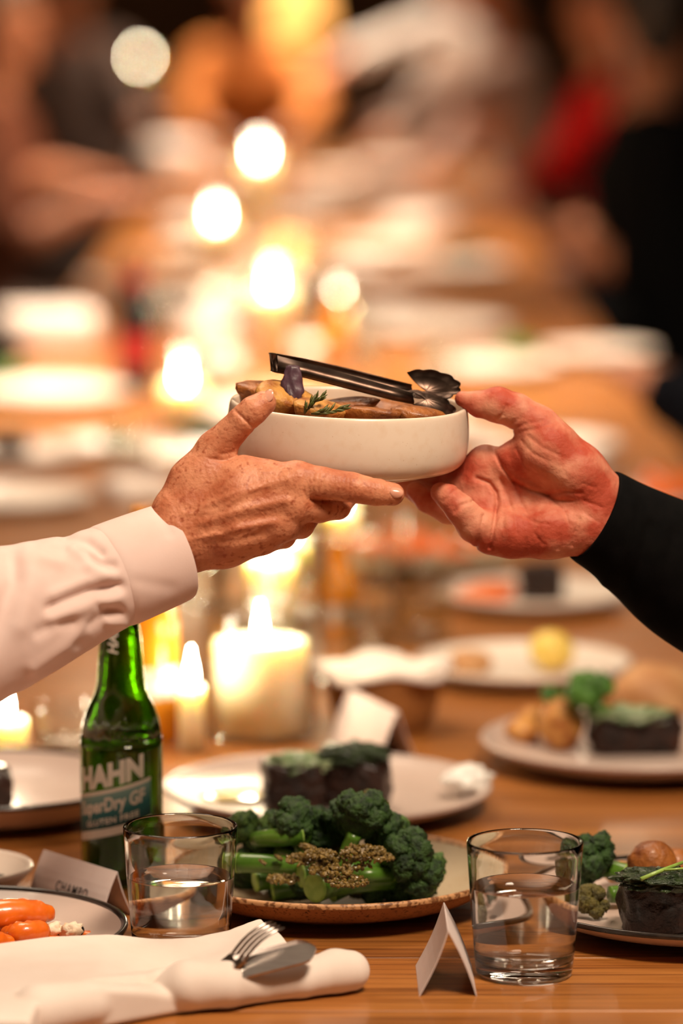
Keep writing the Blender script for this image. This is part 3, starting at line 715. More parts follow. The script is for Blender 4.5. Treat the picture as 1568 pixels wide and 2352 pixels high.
# guest on the right (black jacket)
gR = person('person', 'guest in a black jacket taking the bowl with an open reddish palm', (0.84, 3.02, 0.53), (-1, 0), (0.66, 3.02, 1.10), (0.62, 3.03, 1.36),
            (M['black_cloth'], M['skinB'], M['hair'], M['navy']), [None, ((0.62, 2.76, 0.86), (0.56, 2.84, 0.74), (0.60, 2.92, 0.66))], h=0.010)
part('reaching_hand', H(Vr), Fr, M['skinB'], gR, label='reddish right palm with thumb on the bowl rim and curled little finger')
shR = Hinv(np.array([0.655, 3.19, 1.085]))
axr = np.array([0.85, 0.44, -0.28])
ringsR = [(1374, 1184, -150, axr, 114, 106), (1384, 1189, -153, axr, 117, 109), (1430, 1217, -168, axr, 122, 114), (1500, 1262, -191, axr, 138, 128), (1580, 1312, -218, axr, 158, 145), (1700, 1375, -258, axr, 172, 160),
          (1860, 1450, -318, (0.85, 0.3, -0.3), 184, 172), (2000, 1480, -350, (0.9, -0.05, -0.2), 190, 180), (2180, 1400, -375, (0.85, -0.5, -0.1), 195, 188),
          (shR[0] - 160, shR[1] + 110, shR[2], (0.8, -0.6, 0.1), 215, 200), (shR[0] + 60, shR[1] - 10, shR[2], (0.8, -0.6, 0.1), 200, 190)]
foldsR = [(-10, 16, True, [(1500, 1210), (1480, 1290), (1440, 1370)]), (-10, 20, True, [(1560, 1230), (1540, 1330), (1510, 1420)]), (7, 16, True, [(1450, 1160), (1440, 1260), (1400, 1340)])]
V, F, nr, sg, C = loft(ringsR, 90, 12, foldsR); V, F = hollow_rim(V, F, sg, C, 6.0)
V = V + 0
part('sleeve', H(V), F, M['black_cloth'], gR)

# ================================================================== the bowl passed between the hands
BC = H((801, 921, -150))
upb = np.array([0.036, -0.026, 1.0]); upb /= np.linalg.norm(upb); bx = np.array([1, 0, -0.036]); bx -= upb * (bx @ upb); bx /= np.linalg.norm(bx); by = np.cross(upb, bx)
def inbowl(V): V = np.asarray(V, float); return BC + V[:, :1] * bx + V[:, 1:2] * by + V[:, 2:] * upb
mm = 0.001
prof = [(0, -49.5), (58, -49.5), (59, -52), (62, -52.6), (65, -51.5), (66, -49), (80, -48), (87, -44.5), (91, -38.5), (92.6, -30), (92.8, -20), (91.8, -8), (90.8, -1.5), (89.6, 0.2), (88, 0.2), (86.8, -1.5), (87.2, -12), (88, -25), (86, -36), (78, -42), (60, -44), (0, -44.5)]
def smooth_prof(pr, n=4):
    P = np.array(pr, float); out = []
    for i in range(len(P) - 1):
        p0, p1, p2, p3 = P[max(i - 1, 0)], P[i], P[i + 1], P[min(i + 2, len(P) - 1)]
        for s in range(n):
            t = s / n; q = 0.5 * ((2 * p1) + (-p0 + p2) * t + (2 * p0 - 5 * p1 + 4 * p2 - p3) * t * t + (-p0 + 3 * p1 - 3 * p2 + p3) * t ** 3)
            out.append((max(q[0], 0), q[1]))
    out.append(tuple(P[-1])); return out
V, F = lathe([(r * mm, z * mm) for r, z in smooth_prof(prof, 3)], 128)
bowl = single('serving_bowl', inbowl(V), F, M['bowl'], 'cream glazed serving bowl of roast potatoes passed between two hands', 'bowl', base=BC - upb * 0.0526)
# roast potatoes: positions in the bowl frame (mm)
def wedge(c, L, wd, ht, rot, seed):
    """roast potato wedge: half-round slab"""
    V, F = ico(3); out = []
    for v in V:
        n = fbm(v * 2.0 + seed * 7.3); q = v * (1 + 0.12 * n)
        z = q[2] if q[2] < 0 else q[2] * 0.35
        s = 1 - 0.25 * abs(q[0]) ** 2
        out.append((q[0] * L, q[1] * wd * s, z * ht))
    return np.array(out) @ rotm(*rot).T + np.array(c), F
def pxbowl(px, py, w):
    """bowl-frame mm of a focus-plane point"""
    v = H((px, py, w)) - BC; return np.array([v @ bx, v @ by, v @ upb]) * 1000
pots = [((604, 889, -120), 22, 14, 12, (0.2, 0.1, 0.2), 'potato_skin'), ((655, 905, -60), 26, 17, 15, (0.5, 0.2, 0.5), 'potato'), ((800, 922, -120), 24, 9, 9, (0.3, -0.12, 0.05), 'potato_skin'),
        ((735, 935, -20), 26, 18, 14, (0.2, 0.1, 0.8), 'potato'), ((850, 945, -30), 25, 13, 10, (-0.2, 0.0, -0.3), 'potato_skin'), ((960, 945, -60), 22, 14, 12, (0.1, 0.1, 0.3), 'potato_skin'),
        ((560, 915, -170), 20, 15, 14, (0.1, 0.3, 1.2), 'potato_skin'), ((640, 915, -250), 24, 16, 14, (0.4, 0.1, 0.1), 'potato'), ((780, 930, -290), 25, 17, 14, (0.2, 0.0, 0.4), 'potato'),
        ((920, 935, -260), 23, 15, 13, (0.3, 0.2, -0.4), 'potato_skin'), ((690, 925, -150), 24, 18, 15, (0.1, 0.2, 0.3), 'potato'), ((870, 950, -150), 24, 16, 12, (0, 0.1, -0.6), 'potato')]
plab = ['dark crusted potato wedge standing highest behind the freckled thumb', 'golden potato wedge beside the purple leaf', 'long thin brown potato chip lying across the bowl', 'pale golden potato wedge under the rosemary sprig', 'brown potato wedge against the front rim of the bowl',
        'brown potato wedge under the tongs head', 'brown potato wedge at the left inner wall of the bowl', 'golden potato wedge at the back of the bowl near the tong hinge', 'golden potato wedge deep at the back wall of the bowl', 'brown potato wedge behind the tongs head',
        'golden potato wedge in the middle of the bowl under the leaf', 'golden potato wedge in the middle of the bowl under the tongs arm']
for i, (c, L, wd, ht, rot, mk) in enumerate(pots):
    cc = pxbowl(*c); rr = math.hypot(cc[0], cc[1]); lim = 84 - L * 0.75
    if rr > lim: cc[:2] *= lim / rr
    V, F = wedge(cc, L, wd, ht, rot, i); V *= mm
    rv = np.hypot(V[:, 0], V[:, 1]); s_ = np.minimum(1, 0.0845 / np.maximum(rv, 1e-6)); lowz = V[:, 2] < -0.002
    V[lowz, 0] *= s_[lowz]; V[lowz, 1] *= s_[lowz]
    V[:, 2] = np.maximum(V[:, 2], -0.0405)
    single('potato_wedge', inbowl(V), F, M[mk], plab[i], 'potato', group='roast potatoes in the serving bowl')
# filler potatoes under them so the bowl is full
fil = []
for i in range(9):
    a = i * 0.7 + 0.2; r = 48 if i < 7 else 12; fil.append((r * math.cos(a * 1.28), r * math.sin(a * 1.28)))
for i, (x, y) in enumerate(fil):
    V, F = blob((x, y, -27), (24, 19, 13), (0.1, 0.1, i), 0.15, 2, i + 40); V *= mm; V[:, 2] = np.maximum(V[:, 2], -0.0405)
    single('potato_wedge', inbowl(V), F, M['potato'], 'golden potato chunk buried under the other roast potatoes', 'potato', group='buried roast potatoes')
# purple leaf
def crumple_leaf(c0, c1, wid, seed, n=14, m=9, amp=5):
    c0, c1 = np.array(c0, float), np.array(c1, float); V, F = [], []
    t = (c1 - c0) / np.linalg.norm(c1 - c0); sd = np.cross(t, (0, 0, 1)); sd /= np.linalg.norm(sd); nn = np.cross(sd, t)
    for i in range(n):
        for j in range(m):
            u = i / (n - 1); v = j / (m - 1) * 2 - 1
            wdt = wid * (0.55 + 0.45 * math.sin(min(u * 1.25, 1) * math.pi * 0.75)) * (1 + 0.18 * fbm((u * 6, v * 3, seed)))
            p = c0 + (c1 - c0) * u + sd * v * wdt * 0.8 + nn * (amp * fbm((u * 4, v * 3, seed + 3)) + 9 * (1 - v * v) * 0.8)
            V.append(p)
    for i in range(n - 1):
        for j in range(m - 1):
            a = i * m + j; F.append((a, a + 1, a + m + 1, a + m))
    V = np.array(V); k = len(V); V2 = V - nn * 3
    F2 = [tuple(reversed([q + k for q in f])) for f in F]
    rim = [i * m for i in range(n)] + [(n - 1) * m + j for j in range(1, m)] + [i * m + m - 1 for i in range(n - 2, -1, -1)] + [j for j in range(m - 2, 0, -1)]
    F3 = [(rim[i], rim[(i + 1) % len(rim)], rim[(i + 1) % len(rim)] + k, rim[i] + k) for i in range(len(rim))]
    return np.concatenate([V, V2]), F + F2 + F3
V, F = crumple_leaf((672, 838, -55), (668, 936, -40), 33, 2, amp=9)
single('purple_leaf', H(V), F, M['leaf_purple'], 'wilted purple leaf hanging from the hinge end of the tongs', 'leaf')
# rosemary
def rosemary(pts, lab, seed):
    rnd = random.Random(seed); root = thing('rosemary_sprig', lab, 'herb', H(pts[0]), 'rosemary sprigs in the bowl')
    V, F = tube([H(p) for p in pts], [0.0007] * len(pts), 6); part('stem', V, F, M['rosemary'], root)
    ms = []
    for i in range(len(pts) - 1):
        for k in range(5):
            p = np.array(pts[i]) + (np.array(pts[i + 1]) - np.array(pts[i])) * k / 5; d = np.array(pts[i + 1], float) - np.array(pts[i]); d /= np.linalg.norm(d)
            for s in (-1, 1):
                q = np.array([rnd.uniform(-.6, .6), rnd.uniform(-.8, .2), rnd.uniform(-.5, .8)]) + d * 0.9; q /= np.linalg.norm(q)
                ms.append(tube([H(p), H(p + q * 16), H(p + q * 27)], [0.0006, 0.0011, 0.0002], 5))
    V, F = join(*ms); part('needles', V, F, M['rosemary'], root, kind='stuff')
rosemary([(700, 950, 40), (715, 930, 45), (738, 914, 40)], 'rosemary sprig with upright tip beside the purple leaf', 1)
rosemary([(715, 952, 60), (755, 948, 55), (790, 940, 40)], 'rosemary sprig lying flat along the front rim', 2)

# tongs
def strip(pts, wdir, half, thick, lip):
    """channel-section strip through px points; wdir = width direction"""
    pts = [np.array(p, float) for p in pts]; wdir = np.array(wdir, float); wdir /= np.linalg.norm(wdir)
    V, F = [], []; n = len(pts)
    for i, p in enumerate(pts):
        t = pts[min(i + 1, n - 1)] - pts[max(i - 1, 0)]; t /= np.linalg.norm(t); nn = np.cross(t, wdir); nn /= np.linalg.norm(nn)
        hf = half[i] if isinstance(half, (list, tuple)) else half
        sec = [(-hf, lip), (-hf, 0), (hf, 0), (hf, lip), (hf - thick, lip), (hf - thick, thick), (-hf + thick, thick), (-hf + thick, lip)]
        V += [p + wdir * a + nn * b for a, b in sec]
    for i in range(n - 1):
        for k in range(8):
            k2 = (k + 1) % 8; F.append((i * 8 + k, i * 8 + k2, (i + 1) * 8 + k2, (i + 1) * 8 + k))
    F += [tuple(range(7, -1, -1)), tuple((n - 1) * 8 + k for k in range(8))]
    return np.array(V), F
def tong_head(c, along, wdir, L, W, cup, flip):
    """scalloped spoon-like head"""
    along = np.array(along, float); along /= np.linalg.norm(along); wdir = np.array(wdir, float); wdir -= along * (wdir @ along); wdir /= np.linalg.norm(wdir); nn = np.cross(along, wdir) * flip
    V, F = [], []; n, m = 16, 41
    for i in range(n):
        for j in range(m):
            a = (j / (m - 1) * 2 - 1) * 2.3; r = i / (n - 1)
            sc = 1 + 0.10 * abs(math.sin(a * 5.5)) * (r > 0.85) * min(1, (2.2 - abs(a)) * 3 if abs(a) < 2.2 else 0)
            x = L * 0.42 + r * sc * L * 0.58 * math.cos(a); y = r * sc * W * math.sin(a)
            z = cup * (r ** 2.2) + 1.6 * math.cos(a * 11) * r * (1 - r)
            V.append(np.array(c) + along * x + wdir * y + nn * z)
    for i in range(n - 1):
        for j in range(m - 1):
            q = i * m + j; F.append((q, q + 1, q + m + 1, q + m))
    V = np.array(V); k = len(V); V2 = V - nn * 3.0
    F2 = [tuple(reversed([x + k for x in f])) for f in F]
    rim = [(n - 1) * m + j for j in range(m)]
    F3 = [(rim[j + 1], rim[j], rim[j] + k, rim[j + 1] + k) for j in range(m - 1)]
    return np.concatenate([V, V2]), F + F2 + F3
tg = thing('serving_tongs', 'dark steel serving tongs with a scalloped head lying across the bowl', 'tongs', H((800, 880, -150)))
wd = (0.22, 0.88, 0.42)
V, F = strip([(624, 829, -60), (700, 846, -72), (800, 872, -84), (900, 898, -95), (950, 910, -100)], wd, [23, 19, 18, 17, 14], 2.4, -9); part('arm', H(V), F, M['tong_steel'], tg)
V, F = strip([(624, 829, -120), (700, 838, -132), (800, 860, -148), (900, 884, -160), (950, 894, -165)], wd, [23, 19, 18, 17, 14], 2.4, 9); part('arm', H(V), F, M['tong_steel'], tg)
V, F = strip([(636, 832, -50), (622, 829, -62), (618, 828, -90), (622, 829, -118), (636, 832, -130)], (0.1, 1, 0.15), 22, 2.4, -1); part('hinge', H(V), F, M['tong_steel'], tg)
V, F = tong_head((930, 905, -98), (0.97, 0.22, -0.05), (0.05, 0.80, 0.55), 122, 40, 24, -1); part('scalloped_head', H(V), F, M['tong_steel'], tg)
V, F = tong_head((930, 888, -165), (0.99, 0.08, -0.05), (0.02, 0.75, 0.55), 126, 42, 24, 1); part('scalloped_head', H(V), F, M['tong_steel'], tg)

# ================================================================== tableware builders
def onto(V, p): return np.asarray(V, float) + np.asarray(p, float)
def tumbler(base, rr, rb, ht, wl, label, real=True, group=None, thick=0.0022, tb=0.011):
    """base: world point; rr/rb rim and base radius; wl water level above the base"""
    root = thing('water_glass', label, 'glass', base, group)
    R = lambda z: rb + (rr - rb) * (z / ht) ** 0.85
    zs = np.linspace(0.004, ht - 0.001, 12)
    outer = [(0, 0.0015), (rb * 0.75, 0.001), (rb * 0.9, 0), (rb * 0.985, 0.0012)] + [(R(z), z) for z in zs]
    rim = [(rr - 0.0003, ht), (rr - thick / 2, ht + 0.0006), (rr - thick + 0.0003, ht)]
    inner = [(R(z) - thick, z) for z in zs[::-1] if z > tb + 0.006] + [(R(tb) - thick - 0.0015, tb + 0.003), (R(tb) * 0.75, tb + 0.0004), (0, tb)]
    V, F = lathe(outer + rim + inner, 72 if real else 32); part('glass', onto(V, base), F, M['glass'] if real else M['thin'], root)
    if wl > 0:
        e = 0.0002 if real else -0.0005
        wp = [(0, tb - e), (R(tb) * 0.75, tb + 0.0004 - e), (R(tb) - thick - 0.0015 + e, tb + 0.003)] + [(R(z) - thick + e, z) for z in np.linspace(tb + 0.006, wl - 0.0004, 7)] + [(R(wl) - thick + e, wl + 0.0004), (R(wl) - thick - 0.0012, wl), (0, wl)]
        V, F = lathe(wp, 72 if real else 32); part('water', onto(V, base), F, M['water'] if real else M['thin_water'], root)
    return root
def plate(name, base, R, ht, label, mats=('plate', 'plate', None), group=None, segs=96, wall=0.25, foot=0.55):
    """coupe plate: inside, outside, rim band"""
    root = thing(name, label, 'plate' if name != 'small_bowl' else 'bowl', base, group)
    mi, mo, mr = mats; t = 0.005
    out = [(0, 0.001), (R * foot * 0.94, 0.001), (R * foot, 0), (R * foot + 0.003, 0.002), (R * (foot + 0.12), 0.006)]
    rr0 = R * (foot + 0.12)
    for u in (0.3, 0.55, 0.75, 0.9, 1.0): out.append((rr0 + (R - rr0) * u ** 0.75, 0.006 + (ht - 0.010) * u ** (1.3 + wall)))
    r1 = out[-1]
    rim = [r1, (R + 0.0004, ht - 0.002), (R - 0.0005, ht - 0.0004), (R - 0.002, ht), (R - 0.004, ht - 0.0008), (R - 0.0052, ht - 0.003)]
    inn = [rim[-1]]
    for u in (0.88, 0.7, 0.5, 0.25, 0.0): inn.append((rr0 - 0.004 + (R - 0.0052 - rr0 + 0.004) * u ** 0.75, 0.0085 + (ht - 0.0115) * u ** (1.3 + wall)))
    inn += [(R * 0.4, 0.0078), (0, 0.0075)]
    for nm, pr, mk in (('underside', out, mo), ('rim', rim, mr or mi), ('well', inn, mi)):
        V, F = lathe(smooth_prof(pr, 2) if nm != 'rim' else pr, segs); part(nm, onto(V, base), F, M[mk], root)
    return root
def wellz(R, ht, r, foot=0.55, wall=0.25):
    """height of the plate's inner surface at radius r"""
    rr0 = R * (foot + 0.12) - 0.004
    if r < rr0: return 0.0083
    u = ((r - rr0) / (R - 0.0052 - rr0)) ** (1 / 0.75); return 0.0085 + (ht - 0.0115) * min(u, 1) ** (1.3 + wall)
def tent(p0, p1, foot, ht, label, name='place_card', th=0.0007, group=None):
    """tent card: ridge between p0 and p1 (world, at its height), feet half-spacing"""
    p0, p1 = np.array(p0, float), np.array(p1, float); d = p1 - p0; d[2] = 0; d /= np.linalg.norm(d); s = np.array([d[1], -d[0], 0])
    zt = TZ + 0.0002
    root = thing(name, label, 'place card', ((p0 + p1) / 2 * np.array([1, 1, 0]) + np.array([0, 0, zt])), group)
    for sg, nm in ((1, 'front_panel'), (-1, 'back_panel')):
        q0, q1 = p0 + s * sg * foot, p1 + s * sg * foot; q0[2] = q1[2] = zt
        n = np.cross(d, p0 - q0); n /= np.linalg.norm(n); n *= th / 2 * (1 if sg > 0 else -1)
        # slightly bowed panel
        V, F = [], []; K = 6
        for side in (1, -1):
            for k in range(K + 1):
                u = k / K; bow = 0.0016 * math.sin(u * math.pi)
                for a, b in ((p0, q0), (p1, q1)): V.append(a + (b - a) * u + n * side + n / np.linalg.norm(n) * bow * sg)
        for k in range(K):
            a = k * 2; F.append((a, a + 1, a + 3, a + 2)); o = 2 * (K + 1); F.append((o + a, o + a + 2, o + a + 3, o + a + 1))
            F.append((a, a + 2, o + a + 2, o + a)); F.append((a + 1, o + a + 1, o + a + 3, a + 3))
        F.append((0, 2 * (K + 1), 2 * (K + 1) + 1, 1)); F.append((2 * K, 2 * K + 1, 4 * K + 3, 4 * K + 2))
        part(nm, V, F, M['card'], root, smooth=False)
    return root, d, s
def text2d(s, size=1.0, offset=0.0, space=1.0, sx=1.0, shear=0.0):
    cu = bpy.data.curves.new('txt', 'FONT'); cu.body = s; cu.size = size; cu.offset = offset; cu.space_character = space; cu.shear = shear
    cu.align_x = 'CENTER'; cu.align_y = 'CENTER'; cu.resolution_u = 4; cu.fill_mode = 'FRONT'
    o = bpy.data.objects.new('txt', cu); COL.objects.link(o); dg = bpy.context.evaluated_depsgraph_get(); me = bpy.data.meshes.new_from_object(o.evaluated_get(dg))
    bm = bmesh.new(); bm.from_mesh(me)
    xs = [v.co.x for v in bm.verts]
    for x in np.linspace(min(xs), max(xs), 40)[1:-1]:
        bmesh.ops.bisect_plane(bm, geom=bm.verts[:] + bm.edges[:] + bm.faces[:], plane_co=(x, 0, 0), plane_no=(1, 0, 0))
    bm.verts.index_update(); V = np.array([v.co[:] for v in bm.verts]); F = [tuple(v.index for v in f.verts) for f in bm.faces]; bm.free()
    bpy.data.objects.remove(o); bpy.data.curves.remove(cu); bpy.data.meshes.remove(me)
    V[:, 0] *= sx; return V, F

# ================================================================== water glasses in front
gb = tp(1200, 2238); gb[0] += 0.001
tumbler(gb, 0.0428, 0.0352, 0.100, 0.067, 'clear water glass two thirds full beside the tent card and steak plate')
gb2 = tp(415.5, 2197)
tumbler(gb2, 0.0428, 0.0352, 0.100, 0.062, 'clear water glass half full between the green beer bottle and the napkin')

# ================================================================== green beer bottle
bb = tp(281, 2022); 
bt = thing('beer_bottle', 'green glass beer bottle with white and teal printed label', 'bottle', bb)
op = [(0, 3), (20, 2), (27, 0), (31, 1.2), (33, 5), (33.2, 30), (33.2, 112), (32.6, 120), (30.8, 132), (26.5, 144), (21.6, 154), (19.6, 162), (18.0, 182), (15.6, 207), (14.0, 216), (14.0, 222), (14.8, 223), (14.8, 229), (13.6, 231)]
ip = [(10.5, 231), (10.4, 222), (11, 212), (12.6, 205), (15, 182), (16.6, 162), (18.6, 154), (23.5, 143.5), (27.8, 131), (29.6, 119), (30.2, 111), (30.2, 12), (27, 8), (0, 9)]
V, F = lathe([(r * mm, z * mm) for r, z in smooth_prof(op, 3) + smooth_prof(ip, 3)], 96); gls = part('glass', onto(V, bb), F, M['green_glass'], bt)
RB = 0.03335
def wrap(V, ang0, z0, tilt, R=RB, lift=0.0):
    """unrolled (x, y) metres -> on the bottle; ang0 in degrees from the camera side, positive to the right; tilt in degrees"""
    V = np.asarray(V, float); c, s = math.cos(math.radians(tilt)), math.sin(math.radians(tilt))
    x = V[:, 0] * c - V[:, 1] * s; y = V[:, 0] * s + V[:, 1] * c
    a = math.radians(ang0) + x / R
    toward = math.atan2(-bb[1], -bb[0]) ; aa = toward + a
    Rr = R + lift
    return np.stack([bb[0] + Rr * np.cos(aa), bb[1] + Rr * np.sin(aa), bb[2] + z0 + y], 1)
def zpx(py): return (2022 + 20 - py) / (ppm(bb) * 0.975)     # height of a front-surface pixel on the bottle
# band: teal strip with stripes, tilted
def band(y0, y1, a0, a1, mk, lift, slope, grad=False, name='label_print'):
    n = 40; V = []; g = []
    for i in range(n + 1):
        x = a0 + (a1 - a0) * i / n
        for j in range(5):
            y = y0 + (y1 - y0) * j / 4; V.append((x, y + slope * x, 0)); g.append(j / 4)
    F = [(i * 5 + j, (i + 1) * 5 + j, (i + 1) * 5 + j + 1, i * 5 + j + 1) for i in range(n) for j in range(4)]
    o = part(name, wrap(V, -18, 0, 0, RB, lift), F, M[mk], bt, parent=gls)
    if grad:
        at_ = o.data.attributes.new('grad', 'FLOAT', 'POINT'); at_.data.foreach_set('value', g)
    return o
SL = math.tan(math.radians(14.0))
zc = zpx(1783)          # centre of HAHN
band(zc - 0.0425, zc - 0.0135, -0.036, 0.036, 'teal', 0.0001, SL, True, 'teal_band')
band(zc - 0.0150, zc - 0.0118, -0.036, 0.036, 'print', 0.0002, SL, name='white_stripe')
band(zc - 0.0500, zc - 0.0432, -0.034, 0.036, 'print', 0.0001, SL, name='lower_strip')
def label_text(s, wid, hgt, dy, off=0.0, sx0=0.0, sp=1.0, ang=-18, mk='print', lift=0.0003, shear=0.0):
    V, F = text2d(s, 1.0, off, sp, shear=shear); ex = V[:, :2].max(0) - V[:, :2].min(0); cen = (V[:, :2].max(0) + V[:, :2].min(0)) / 2
    V[:, :2] = (V[:, :2] - cen) / ex * np.array([wid, hgt])
    V[:, 1] += SL * V[:, 0] + dy; V[:, 0] += sx0; V[:, 1] += SL * sx0
    return part('lettering', wrap(V, ang, zc, 0, RB, lift), F, M[mk], bt, parent=gls)
label_text('HAHN', 0.058, 0.0195, 0.0, 0.055)
label_text('SuperDry GF', 0.060, 0.0150, -0.0255, 0.035, 0.000)
label_text('GLUTEN FREE', 0.047, 0.0050, -0.0372, 0.025, 0.001, 1.1)
# bar that links A and H of the name
V, F = box(-0.008, 0.006, -0.0012, 0.0014, 0, 0.0001); V = np.array(V); V[:, 1] += SL * V[:, 0]
part('lettering', wrap(V, -18, zc, 0, RB, 0.00035), F, M['print'], bt, parent=gls)
# neck name, reading upwards
V, F = text2d('HAHN', 1.0, 0.02, 1.0, shear=0.2); ex = V[:, :2].max(0) - V[:, :2].min(0); cen = (V[:, :2].max(0) + V[:, :2].min(0)) / 2
V[:, :2] = (V[:, :2] - cen) / ex * np.array([0.034, 0.0085]); V = np.stack([-V[:, 1], V[:, 0], V[:, 2]], 1)
zn = zpx(1478) + 0.002
aa = math.atan2(-bb[1], -bb[0]) + math.radians(-22) + V[:, 0] / 0.0165
rn = np.interp((zn + V[:, 1]) * 1000, [162, 182, 207, 216], [19.6, 18.0, 15.6, 14.0]) * mm + 0.0004
part('lettering', np.stack([bb[0] + rn * np.cos(aa), bb[1] + rn * np.sin(aa), bb[2] + zn + V[:, 1]], 1), F, M['print'], bt, parent=gls)
# raised ring of lettering-like relief on the shoulder: wavy moulded ridges
ms = []
for i in range(26):
    a = math.atan2(-bb[1], -bb[0]) + math.radians(-75 + i * 6)
    pts = []
    for k in range(5):
        z = 121 + k * 3.2 + 1.5 * math.sin(i * 1.7); r = np.interp(z, [112, 120, 132, 144], [33.2, 32.6, 30.8, 26.5]) + 0.1
        pts.append((bb[0] + r * mm * math.cos(a + .02 * math.sin(k + i)), bb[1] + r * mm * math.sin(a + .02 * math.sin(k + i)), bb[2] + z * mm))
    ms.append(tube(pts, [0.0003, 0.0009, 0.0009, 0.0009, 0.0003], 6))
V, F = join(*ms); part('moulded_relief', V, F, M['green_glass'], bt, parent=gls, kind='stuff')

# ================================================================== place cards
CHT = 0.048; CH1 = 0.037
c1, cdv, csv = tent(tp(101, 1952, CH1), tp(269, 2003, CH1), 0.015, CH1, 'tent place card printed with a name between the small bowl and green bottle')
# name on the front panel (the panel that faces the camera)
p0, p1 = np.array(tp(101, 1952, CH1)), np.array(tp(269, 2003, CH1)); s = csv if csv[1] < 0 else -csv
V, F = text2d('CHAMPO', 1.0, 0.004, 1.25, sx=0.8); V[:, :2] *= 0.0112
mid = (p0 + p1) / 2; downv = s * 0.015 + np.array([0, 0, -CH1]); Ld = np.linalg.norm(downv); downv /= Ld; nrm = np.cross(cdv, downv); nrm = nrm if nrm[1] < 0 else -nrm
xd = cdv if cdv[0] > 0 else -cdv
bow = 0.0016 * math.sin(0.62 * math.pi)
W = mid + np.outer(V[:, 0] + 0.004, xd) + downv * Ld * 0.60 - np.outer(V[:, 1], downv) + nrm * (0.0012 + bow)
part('lettering', W, F, M['ink'], c1)
tent(tp(1029, 2139, CHT), tp(1019, 2073, CHT), 0.0205, CHT, 'tent place card seen end-on beside the fuller water glass')
tent(tp(803, 1582, 0.05), tp(914, 1634, 0.05), 0.020, 0.05, 'bright blank place card standing before the wooden bowl')

